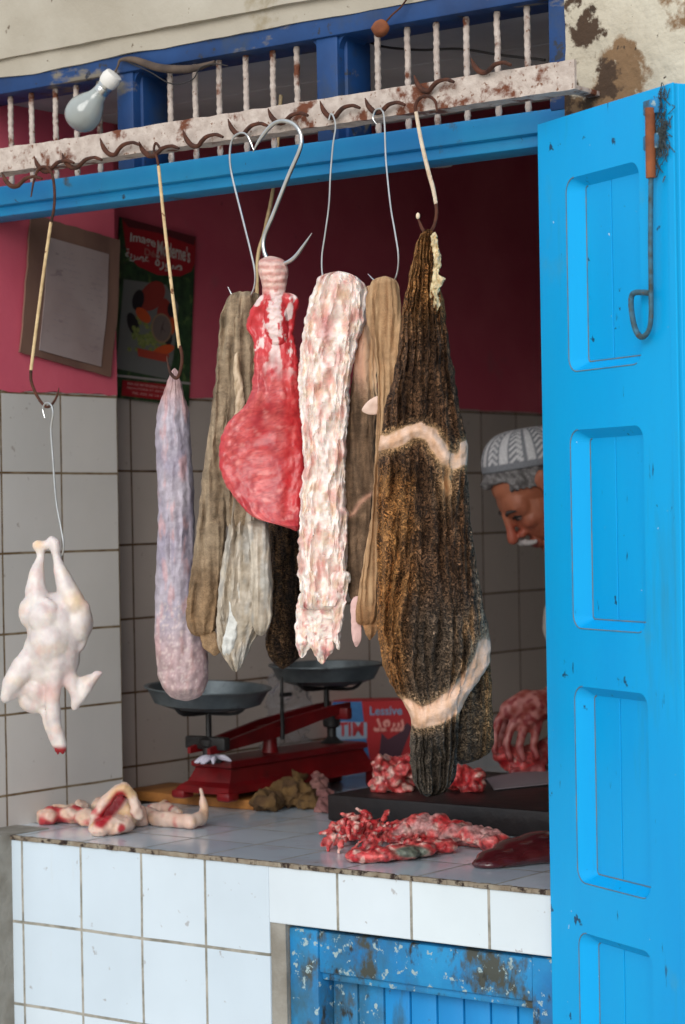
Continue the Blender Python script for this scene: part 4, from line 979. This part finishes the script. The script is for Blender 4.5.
# brown cloth and pinkish rag
def crump(s, a, seed): return lambda v: a * (.55 - 2.2 * abs(noise.noise(v * s + V((seed, 0, 0))))) + a * .5 * noise.noise(v * s * 2.4)
g = heap([(on(268, 810) + UP * .018, (.030, .05, .020)), (on(290, 806) + UP * .024, (.055, .05, .026)), (on(288, 799) + UP * .035, (.046, .04, .026)), (on(262, 800) + UP * .02, (.02, .05, .024)), (on(309, 808) + UP * .010, (.022, .04, .014))], .004, crump(36, .014, 3), lambda p, n: mixc(C_((112, 84, 48)), C_((84, 60, 36)), .5 + 1.5 * noise.noise(p * 30)), 3)
tag(keep(g, CT).build('cloth', mat('brown_cloth', (1, 1, 1), attr=True, scale=300, var=.15, rough=.95, bump=.4, bscale=500), origin=on(285, 808)), 'crumpled brown cloth on the counter in front of the scale', 'cloth')
g = heap([(on(318, 800) + UP * .022, (.016, .04, .024)), (on(306, 792) + UP * .036, (.020, .04, .018)), (on(324, 806) + UP * .014, (.022, .03, .020)), (on(316, 796) + UP * .03, (.022, .04, .020)), (on(325, 812) + UP * .010, (.024, .03, .014))], .004, crump(44, .010, 9), lambda p, n: mixc(C_((176, 126, 118)), C_((130, 86, 84)), .5 + 1.5 * noise.noise(p * 30)), 3)
tag(keep(g, CT).build('cloth', mat('pink_rag', (1, 1, 1), attr=True, scale=300, var=.15, rough=.9, bump=.3, bscale=500), origin=on(318, 808)), 'small pinkish rag lying beside the brown cloth', 'cloth')

# blackened chopping slab
SZ = 1.002
g = G(); n = 60
g.box((.385, .455, CT + .0005), (1.12, .93, SZ), .006)
sl = g.build('chopping_slab', M['slab'], origin=(.7, .7, CT)); tag(sl, 'thick blackened wooden chopping slab on the counter behind the red scraps', 'chopping board')
kk = G().tube([on(322, 806) + UP * .014, P(396, 786, z=SZ + .01)], [.007, .006], 8, 1)
tag(kk.build('iron_bar', M['black'], origin=on(330, 808)), 'dark iron bar leaning on the black slab beside the rag', 'bar')
G_ = G(); q = [P(486, 779, z=SZ + .002), P(560, 764, z=SZ + .002), P(562, 783, z=SZ + .002), P(494, 790, z=SZ + .002)]
G_.add(q + [p + UP * .002 for p in q], [(0, 1, 2, 3), (4, 5, 6, 7), (0, 1, 5, 4), (1, 2, 6, 5), (2, 3, 7, 6), (3, 0, 4, 7)])
tag(G_.build('paper_sheet', flat('grey_sheet', (150, 140, 146)), origin=q[0], smooth=False), 'grey sheet lying on the black slab under the hands', 'paper')

# left over chicken pieces
def cchk(red, yel=.4, seed=0):
    def f(p, n):
        c = mixc(C_((214, 176, 158)), C_((222, 196, 180)), .5 + noise.noise(p * 30))
        c = mixc(c, C_((220, 176, 104)), sm(noise.noise(p * 26 + V((seed, 0, 5))), .1, .4) * yel)
        return mixc(c, C_((186, 60, 64)), sm(noise.noise(p * 34 + V((seed, 9, 0))), .3 - red, .55 - red * .6))
    return f
def onb(px, py, h=0.0, z=CT): return P(px, py, z=z) + UP * h
g = heap([(onb(48, 824, .014), (.022, .03, .020)), (onb(60, 822, .014), (.034, .03, .020)), (onb(76, 823, .014), (.030, .03, .018)), (onb(88, 825, .012), (.026, .03, .018)), (onb(100, 824, .008), (.016, .02, .010)), (onb(70, 816, .018), (.014, .02, .010))], .0035, lambda v: .007 * noise.noise(v * 45) + .003 * noise.noise(v * 100), cchk(.35, .2, 1))
tag(keep(g, CT).build('chicken_piece', M['skin_meat'], origin=onb(70, 824), smooth='all'), 'flat red and pink chicken scrap, leftmost on the counter', 'meat')
g = heap([(onb(80, 815, .018), (.020, .02, .014)), (onb(95, 812, .016), (.026, .02, .018)), (onb(106, 808, .020), (.016, .02, .014))], .0035, lambda v: .006 * noise.noise(v * 45) + .002 * noise.noise(v * 100), cchk(.05, .3, 4))
tag(keep(g, CT).build('chicken_piece', M['skin_meat'], origin=onb(93, 815), smooth='all'), 'pale skin covered chicken piece behind the split carcass', 'meat')
# split carcass: curved wall of ribs around a red hollow
car = G(); rim = [(93, 832), (97, 818), (106, 806), (116, 796), (123, 791), (130, 796), (135, 806), (138, 818)]
for i in range(len(rim) - 1):
    a, b = rim[i], rim[i + 1]
    car.cap(onb(a[0], 832, (832 - a[1]) * .0018 + .010), onb(b[0], 832, (832 - b[1]) * .0018 + .010), .011, .011)
car.sph(onb(117, 828, .030), 1, (.034, .010, .034), ax3).sph(onb(112, 834, .016), 1, (.042, .035, .018), ax3).sph(onb(128, 828, .026), 1, (.022, .03, .030), ax3).sph(onb(100, 836, .012), 1, (.022, .02, .014), ax3).sph(onb(140, 826, .018), 1, (.016, .02, .022), ax3)
def ccar(p, n):
    c = cchk(.0, .55, 2)(p, n); x, y, _ = Q(p)
    return mixc(c, C_((168, 34, 44)), 1 - sm(seg(x, y, [(100, 822), (112, 808), (120, 797)]), 4, 9))
g = remesh(car, .003, 3, lambda v: .006 * noise.noise(v * 45) + .002 * noise.noise(v * 110), ccar)
tag(keep(g, CT).build('chicken_carcass', M['skin_meat'], origin=onb(115, 836), smooth='all'), 'opened chicken carcass with red hollow at the counter edge', 'meat')
wg = G().chain([onb(146, 822, .014), onb(160, 826, .014), onb(176, 828, .014), onb(190, 829, .014), onb(200, 827, .016), onb(204, 826, .030), onb(203, 826, .052), onb(201, 826, .070)], [.016, .016, .014, .015, .013, .009, .0065, .004]).chain([onb(150, 818, .014), onb(164, 816, .018), onb(178, 822, .014)], [.012, .014, .010])
g = remesh(wg, .0028, 4, lambda v: .004 * noise.noise(v * 50), cchk(.12, .25, 7))
tag(keep(g, CT).build('chicken_wing', M['skin_meat'], origin=onb(180, 828), smooth='all'), 'pink chicken wing with its tip pointing up', 'meat')

# red trimmings and the long pieces beside them
def cred(w, seed=0):
    def f(p, n):
        c = mixc(C_((188, 44, 50)), C_((216, 96, 92)), .5 + 1.4 * noise.noise(p * 60))
        c = mixc(c, C_((230, 180, 168)), sm(noise.noise(p * 70 + V((seed, 0, 0))), .25 - w, .45 - w * .5)); return mixc(c, C_((120, 20, 30)), sm(noise.noise(p * 55 + V((3, seed, 0))), .25, .5) * .7)
    return f
random.seed(12); its = []
for i in range(110):
    t = random.random(); px0 = 328 + t * 92; py0 = 856 - 20 * random.random() * (1 - .3 * t) - t * 6
    hgt = max(0, .040 * math.sin(math.pi * min(1, t * .9 + .12)) * random.random())
    qq = Matrix.Rotation(random.uniform(0, 3.1), 3, V((random.random(), random.random(), random.random())).normalized())
    its.append((onb(px0, py0, .006 + hgt), (random.uniform(.012, .022), random.uniform(.004, .009), random.uniform(.003, .007)), (qq @ RT, qq @ FW, qq @ UP)))
g = heap(its, .0026, lambda v: .007 * noise.noise(v * 75) + .003 * noise.noise(v * 150), cred(.06, 4), 0)
tag(keep(g, CT).build('meat_trimmings', M['meat'], origin=onb(375, 850)), 'loose heap of bright red meat trimmings on the counter front', 'meat trimmings', kind='stuff')
g = heap([(onb(362, 862, .010), (.030, .025, .012)), (onb(380, 862, .012), (.034, .03, .014)), (onb(400, 860, .013), (.036, .03, .015)), (onb(420, 857, .013), (.034, .03, .015)), (onb(440, 853, .012), (.030, .03, .013))], .0028, lambda v: .006 * noise.noise(v * 40) + .002 * noise.noise(v * 110),
         lambda p, n: mixc(cred(.12, 2)(p, n), C_((104, 108, 96)), sm(math.exp(-((Q(p)[0] - 412) ** 2 / 500 + (Q(p)[1] - 852) ** 2 / 60)), .3, .7)), 3)
tag(keep(g, CT).build('meat_strip', M['meat'], origin=onb(395, 864)), 'long pink strip of meat with a greenish grey patch, nearest the counter edge', 'meat')
g = heap([(onb(402, 844, .020), (.028, .035, .020)), (onb(420, 843, .028), (.036, .035, .028)), (onb(438, 844, .026), (.034, .035, .026)), (onb(456, 846, .022), (.036, .035, .023)), (onb(476, 848, .020), (.034, .035, .021)), (onb(494, 850, .015), (.026, .03, .017)), (onb(506, 850, .010), (.018, .03, .010))], .003, lambda v: .010 * noise.noise(v * 34) + .005 * noise.noise(v * 90),
         lambda p, n: mixc(cred(-.05, 8)(p, n), C_((190, 150, 146)), sm(noise.noise(p * 28 + V((7, 0, 0))), -.05, .35) * .75), 2)
tag(keep(g, CT).build('meat_lump', M['meat'], origin=onb(450, 856)), 'lumpy pink and red meat lying between the trimmings and the liver', 'meat')
lv = G().sph(onb(524, 860, .014), 1, (.060, .07, .024), ax3).sph(onb(545, 858, .016), 1, (.060, .075, .030), ax3).sph(onb(504, 864, .010), 1, (.050, .05, .018), ax3).sph(onb(490, 867, .006), 1, (.034, .03, .012), ax3)
g = remesh(lv, .004, 30, None, None)
kb = mat('dark_liver', (84, 26, 30), (62, 18, 24), scale=12, rough=.12, coat=.6)
tag(keep(g, CT).build('liver', kb, origin=onb(525, 866), smooth='all'), 'glossy dark maroon liver at the counter edge by the blue door', 'liver')

# meat on the slab behind the big tripe
random.seed(5)
its = [(P(random.uniform(380, 416), 792, z=SZ) + FW * random.uniform(-.01, .05) + UP * random.uniform(.006, .055), tuple(random.uniform(.010, .022) for _ in range(3))) for i in range(34)]
its += [(P(377 + i * .8, 792, z=SZ) + UP * (.03 + i * .008), (.007, .008, .008)) for i in range(5)]
g = heap(its, .003, lambda v: .009 * noise.noise(v * 60) + .003 * noise.noise(v * 140), cred(.12, 3), 0)
tag(keep(g, SZ).build('meat_chunk', M['meat'], origin=P(398, 792, z=SZ)), 'ragged red and white meat chunk on the slab, left of the big tripe', 'meat')
its = [(P(random.uniform(452, 480), 792, z=SZ) + FW * random.uniform(-.01, .04) + UP * random.uniform(.006, .042), tuple(random.uniform(.010, .020) for _ in range(3))) for i in range(26)]
g = heap(its, .003, lambda v: .008 * noise.noise(v * 60), cred(.06, 13), 1)
tag(keep(g, SZ).build('meat_chunk', M['meat'], origin=P(468, 792, z=SZ)), 'rounded pink meat chunk on the slab, right of the big tripe', 'meat')

# soap powder carton behind the scale
cc = P(374, 765, z=CT); cW = .19; cH = .150
def cf(u, v, off=0.0): return cc + RT * ((u - .5) * cW) + UP * (cH * (1 - v)) - FW * off + RT * 0
ca = thing('carton', 'red and blue cardboard carton with curly white lettering behind the scale', 'carton', tuple(cc))
g = G(); a, b = cf(0, 1), cf(1, 1); k = [a, b, b + FW * .09, a + FW * .09]
g.add(k + [p + UP * cH for p in k], [(0, 1, 2, 3), (4, 5, 6, 7), (0, 1, 5, 4), (1, 2, 6, 5), (2, 3, 7, 6), (3, 0, 4, 7)])
g.build('box', flat('carton_red', (176, 22, 30)), ca, False)
G().poly([cf(0.0, 0, .001), cf(.36, 0, .001), cf(.40, .5, .001), cf(.46, 1, .001), cf(0, 1, .001)]).build('blue_field', mat('carton_blue', (40, 96, 156), (60, 120, 176), scale=30), ca, False)
G().poly([cf(0.0, .30, .0015), cf(.42, .33, .0015), cf(.42, .58, .0015), cf(0, .60, .0015)]).build('pale_field', flat('carton_pale', (150, 170, 190)), ca, False)
text(cf, 'TIM', .06, .38, .32, .54, .0022, bold=.03).build('lettering', flat('carton_letter_red', (176, 40, 50)), ca)
text(cf, 'Lessive', .46, .86, .08, .22, .002).build('lettering', flat('carton_grey', (120, 150, 180)), ca)
text(cf, '\uFEAA\uFECC\uFEB3', .50, .88, .26, .48, .002, bold=.03).build('lettering', flat('carton_white', (226, 150, 140)), ca)
G().poly([cf(.56, .86, .001), cf(.60, .50, .001), cf(.68, .60, .001), cf(.82, .50, .001), cf(.92, .34, .001), cf(.98, .42, .001), cf(.86, .78, .001), cf(.80, .98, .001)]).build('dark_shape', flat('carton_dark', (70, 30, 50)), ca, False)
# crumpled clear bag behind the scale
g = heap([(P(284, 692, x=mx + .0) + FW * .12, (.030, .03, .05)), (P(292, 702, x=mx) + FW * .12, (.034, .03, .035)), (P(284, 716, x=mx) + FW * .14 , (.04, .03, .06)), (P(284, 752, x=mx) + FW * .16, (.05, .04, .09))], .006, crump(30, .020, 5), None, 2)
kp = NT('clear_plastic'); kp.b.inputs['Base Color'].default_value = (.55, .56, .6, 1); kp.b.inputs['Transmission Weight'].default_value = .8; kp.b.inputs['Roughness'].default_value = .2; kp.b.inputs['IOR'].default_value = 1.05; kp.b.inputs['Alpha'].default_value = .45
tag(keep(g, CT).build('plastic_bag', kp.m, origin=P(284, 760, z=CT)), 'crumpled clear plastic bag standing behind the scale', 'bag')

# ------------------------------------------------------------------ the butcher
HE = P(552, 489, d=4.72)          # his near ear
f0 = (-RT * .98 - FW * .20).normalized(); ti = math.radians(47)
hf = f0 * math.cos(ti) - UP * math.sin(ti); hu = UP * math.cos(ti) + f0 * math.sin(ti); hl = hu.cross(hf)
if hl.dot(CAM - HE) < 0: sgn = -1
else: sgn = 1
HO = HE - hl * sgn * .078
def H(f, l, u): return HO + hf * f + hl * l + hu * u
hax = (hf, hl, hu)
bd_ = G()
bd_.sph(H(-.012, 0, .045), 1, (.095, .074, .082), hax).sph(H(.040, 0, -.02), 1, (.054, .060, .078), hax).sph(H(.060, 0, .02), 1, (.034, .060, .045), hax)
bd_.cap(H(.074, 0, -.098), H(.070, 0, -.090), .022, .024)
for s in (-1, 1):
    bd_.cap(H(.0, s * .056, -.045), H(.066, s * .016, -.098), .022, .018)
    bd_.sph(H(.064, s * .036, -.018), 1, (.024, .020, .020), hax).sph(H(.100, s * .012, -.030), .009, sub=2)
    bd_.cap(H(.082, s * .012, .026), H(.074, s * .046, .024), .011, .009)
    bd_.sph(H(.000, s * .080, .022), 1, (.018, .007, .030), (hf, hl, hu)).sph(H(-.006, s * .085, .030), 1, (.012, .006, .020), hax)
bd_.chain([H(.092, 0, .022), H(.106, 0, -.004), H(.120, 0, -.024)], [.009, .0095, .0125])
bd_.cap(H(.096, -.016, -.060), H(.096, .016, -.060), .0075, .0075).cap(H(.092, -.014, -.070), H(.092, .014, -.070), .0085, .0085)
SHo = V((.93, 1.03, 1.40))         # base of the neck
bd_.chain([H(-.035, 0, -.03), H(-.05, 0, -.09), SHo + V((0, 0, .03)), SHo - UP * .05], [.056, .054, .058, .08])
# torso core, arms, legs: one continuous body
hip = V((1.08, 1.12, .93))
bd_.chain([SHo - UP * .03, V((1.0, 1.07, 1.20)), hip], [.11, .13, .13])
su = V((-.35, -.94, 0)).normalized()      # towards the near shoulder
shN, shF = SHo + su * .17 - UP * .05, SHo - su * .17 - UP * .05
wN, wF = P(551, 703, d=4.70), P(566, 742, d=4.80)
eN, eF = P(584, 668, d=4.80), (shF + wF) / 2 + V((.10, .10, -.12))
mN = P(566, 618, d=4.80)
bd_.chain([SHo - UP * .04, shN, mN, eN, wN], [.08, .058, .046, .042, .030]); bd_.chain([SHo - UP * .04, shF, eF, wF], [.08, .058, .044, .030])
for s in (-1, 1):
    h_ = hip + su * .09 * s; k_ = V((h_.x - .02, h_.y, .50)); a_ = V((h_.x + .03, h_.y, .09))
    bd_.chain([h_, k_, a_], [.095, .062, .042]); bd_.cap(a_ - UP * .04, a_ + V((-.14, .0, -.055)), .036, .030)
def hd(x, y, f=0.0): return P(x, y, d=4.68) - FW * f
# near hand: palm then four fingers and a thumb curling down around the meat
bd_.chain([wN, hd(534, 704, .01), hd(520, 706, .02)], [.030, .030, .028]); bd_.chain([hd(540, 708), hd(528, 716, .02)], [.028, .026]); bd_.chain([hd(526, 700, .01), hd(508, 709, .018)], [.024, .020])
fing = [[(507, 708), (498, 719), (493, 735), (494, 750)], [(516, 716), (509, 729), (505, 744), (509, 757)], [(526, 720), (521, 733), (518, 746), (522, 757)], [(537, 722), (534, 735), (532, 746), (536, 755)]]
for i, fp_ in enumerate(fing):
    bd_.chain([hd(x, y, .022 + .004 * k) for k, (x, y) in enumerate(fp_)], [.0112, .0096, .0088, .0076])
bd_.chain([hd(528, 704, .0), hd(508, 722, -.030), hd(500, 742, -.035), hd(503, 758, -.03)], [.016, .013, .011, .009])
# far hand steadies the meat from below
bd_.chain([wF, hd(552, 752, -.04), hd(540, 756, -.03)], [.030, .028, .026])
for k, (x, y) in enumerate(((512, 772), (522, 776), (533, 777), (543, 775))):
    bd_.chain([hd(538 + k * 3, 757, -.02), hd((x + 538) / 2, (y + 760) / 2 - 2, .0), hd(x, y, .012)], [.012, .0108, .0088])
bd_.chain([hd(544, 750, -.03), hd(524, 752, -.02), hd(508, 762, -.01)], [.015, .012, .009])
def cskin(p, n):
    c = mixc(C_((172, 104, 76)), C_((150, 84, 62)), .5 + noise.noise(p * 22))
    q = p - HO; f_, l_, u_ = q.dot(hf), q.dot(hl), q.dot(hu)
    if q.length < .2:
        c = mixc(c, C_((176, 84, 66)), math.exp(-((f_ - .11) ** 2 + (u_ + .02) ** 2) / .0008) * .7)
        c = mixc(c, C_((196, 122, 90)), sm(u_, .0, .05) * .4)
        lip = math.exp(-((u_ + .064) ** 2) / .00006) * sm(f_, .085, .095); c = mixc(c, C_((140, 66, 62)), lip)
    x, y, d = Q(p)
    if y > 660 and p.z > .9 and x < 600:
        b = sm(y, 670, 700); red = mixc(C_((150, 70, 62)), C_((190, 124, 118)), .5 + 1.6 * noise.noise(p * 60))
        red = mixc(red, C_((130, 26, 34)), sm(noise.noise(p * 80 + V((4, 0, 0))), .05, .3) * .8); c = mixc(c, red, b)
        c = mixc(c, C_((140, 30, 38)), sm(y, 735, 765) * .7)
    return c
body = remesh(bd_, .0034, 3, lambda v: .0006 * noise.noise(v * 120), cskin)
man = thing('person', 'man in white and grey knitted cap bending over meat behind the blue door', 'person', (1.05, 1.1, 0))
msk = mat('skin', (1, 1, 1), attr=True, scale=60, var=.08, rough=.5, sss=.08, bump=.25, bscale=220, bdist=.001)
body.build('body', msk, man, 'all')
# eyes, brows, moustache, hair
for s in (-1, 1):
    e = G().sph(H(.078, s * .031, .006), .0115, sub=2).build('eye', flat('eye_white', (150, 120, 110)), man)
    G().sph(H(.0865, s * .032, .004), .0050, sub=2).build('iris', flat('iris', (24, 16, 14)), e)
    G().chain([H(.094, s * .012, .022), H(.092, s * .030, .028), H(.080, s * .048, .022)], [.003, .0042, .0028]).build('eyebrow', flat('dark_grey_hair', (66, 58, 56)), man)
    G().chain([H(.090, s * .022, .009), H(.088, s * .034, .010), H(.080, s * .044, .005)], [.003, .0034, .002]).build('upper_eyelid', msk, man)
hg = lambda p, n: mixc(C_((150, 146, 146)), C_((96, 92, 92)), .5 + 1.6 * noise.noise(V((p.dot(hf) * 150, p.dot(hl) * 40, p.dot(hu) * 60))))
mh = mat('grey_hair', (1, 1, 1), attr=True, scale=300, var=.3, rough=.8, bump=.9, bscale=300)
m_ = G()
for s in (-1, 1): m_.chain([H(.113, 0, -.042), H(.108, s * .018, -.048), H(.095, s * .032, -.058)], [.0070, .0075, .004])
remesh(m_, .0025, 2, lambda v: .0025 * noise.noise(v * 150), lambda p, n: C_((188, 180, 178))).build('moustache', mh, man)
h_ = G()
ct_ = math.radians(38); cu = hu * math.cos(ct_) - hf * math.sin(ct_); cf_ = hf * math.cos(ct_) + hu * math.sin(ct_); O2 = H(-.012, 0, .045)
def H2(f, l, u): return O2 + cf_ * f + hl * l + cu * u
for i in range(44):
    a = math.pi * 2 * i / 44; ca_, sa_ = math.cos(a), math.sin(a)
    lo = -.010 if ca_ > .7 else (-.030 if ca_ > -.2 else -.065)
    h_.chain([H2(.094 * ca_, .074 * sa_, lo), H2(.092 * ca_, .076 * sa_, lo * .3), H2(.088 * ca_, .074 * sa_, .022)], [.005, .009, .009])
h_.chain([H2(.090, .026, -.010), H2(.100, 0, -.012), H2(.090, -.026, -.010)], [.008, .012, .008])
remesh(h_, .0035, 2, lambda v: .004 * noise.noise(v * 90), hg).build('hair', mh, man, 'all')
# knitted cap with grey chevron columns
cg = G(); cg.c = []; N1, N2 = 36, 144
gy, wh = C_((132, 134, 140)), C_((214, 212, 214))
for i in range(N1 + 1):
    t = i / N1; ph = t * math.pi / 2
    rr = math.cos(ph) ** .62; zz = .010 + .082 * math.sin(ph) ** .9
    for k in range(N2):
        a = 2 * math.pi * k / N2
        tex = .0008 * math.sin(a * 60) * math.sin(t * 60)
        cg.v.append(H2((.101 + tex) * rr * math.cos(a), (.087 + tex) * rr * math.sin(a), zz))
        u = (a / (2 * math.pi) * 10) % 1; c = wh
        if t < .10: c = gy
        elif u < .10 or .40 < u < .50: c = gy
        elif u >= .50:
            vv = (t * 9 + abs((u - .75) * 4) * .9) % 1; c = gy if vv < .42 else wh
        if t > .86: c = gy if (int(t * 40) % 2) else wh
        cg.c.append(c)
    if i:
        o = (i - 1) * N2
        for k in range(N2): cg.f.append((o + k, o + (k + 1) % N2, o + N2 + (k + 1) % N2, o + N2 + k))
cg.f.append(tuple(N1 * N2 + k for k in range(N2))); cg.f.append(tuple(range(N2)))
cg.build('cap', mat('knit', (1, 1, 1), attr=True, scale=260, var=.15, rough=.95, bump=.4, bscale=400), man, 'all')
# shirt and trousers
sh = G().chain([SHo - UP * .02, V((1.0, 1.07, 1.20)), hip], [.13, .155, .155]).chain([SHo - UP * .04, shN, mN, P(580, 655, d=4.80)], [.09, .072, .060, .058]).chain([SHo - UP * .04, shF, eF], [.09, .075, .062])
remesh(sh, .007, 3, lambda v: .012 * noise.noise(v * 11) + .004 * noise.noise(v * 30)).build('shirt', mat('pale_shirt', (206, 200, 190), (190, 184, 174), scale=8, rough=.95), man, 'all')
tr = G()
for s in (-1, 1):
    h_ = hip + su * .09 * s - UP * .03; tr.chain([h_, V((h_.x - .02, h_.y, .50)), V((h_.x + .03, h_.y, .12))], [.125, .085, .070])
remesh(tr, .007, 3, lambda v: .008 * noise.noise(v * 12)).build('trousers', flat('dark_trousers', (60, 58, 66)), man, 'all')
# dark red meat with a hole that he holds
g = G().sph(hd(520, 762, -.012), 1, (.042, .030, .026), ax3).sph(hd(508, 756, -.012), 1, (.030, .028, .022), ax3)
g = remesh(g, .003, 3, lambda v: .005 * noise.noise(v * 60), cred(-.1, 5))
g.v = [V((p.x, p.y, max(p.z, SZ + .004))) for p in g.v]
tag(g.build('held_meat', M['meat'], origin=hd(520, 768)), 'dark red piece of meat held in the bloodied hands', 'meat')
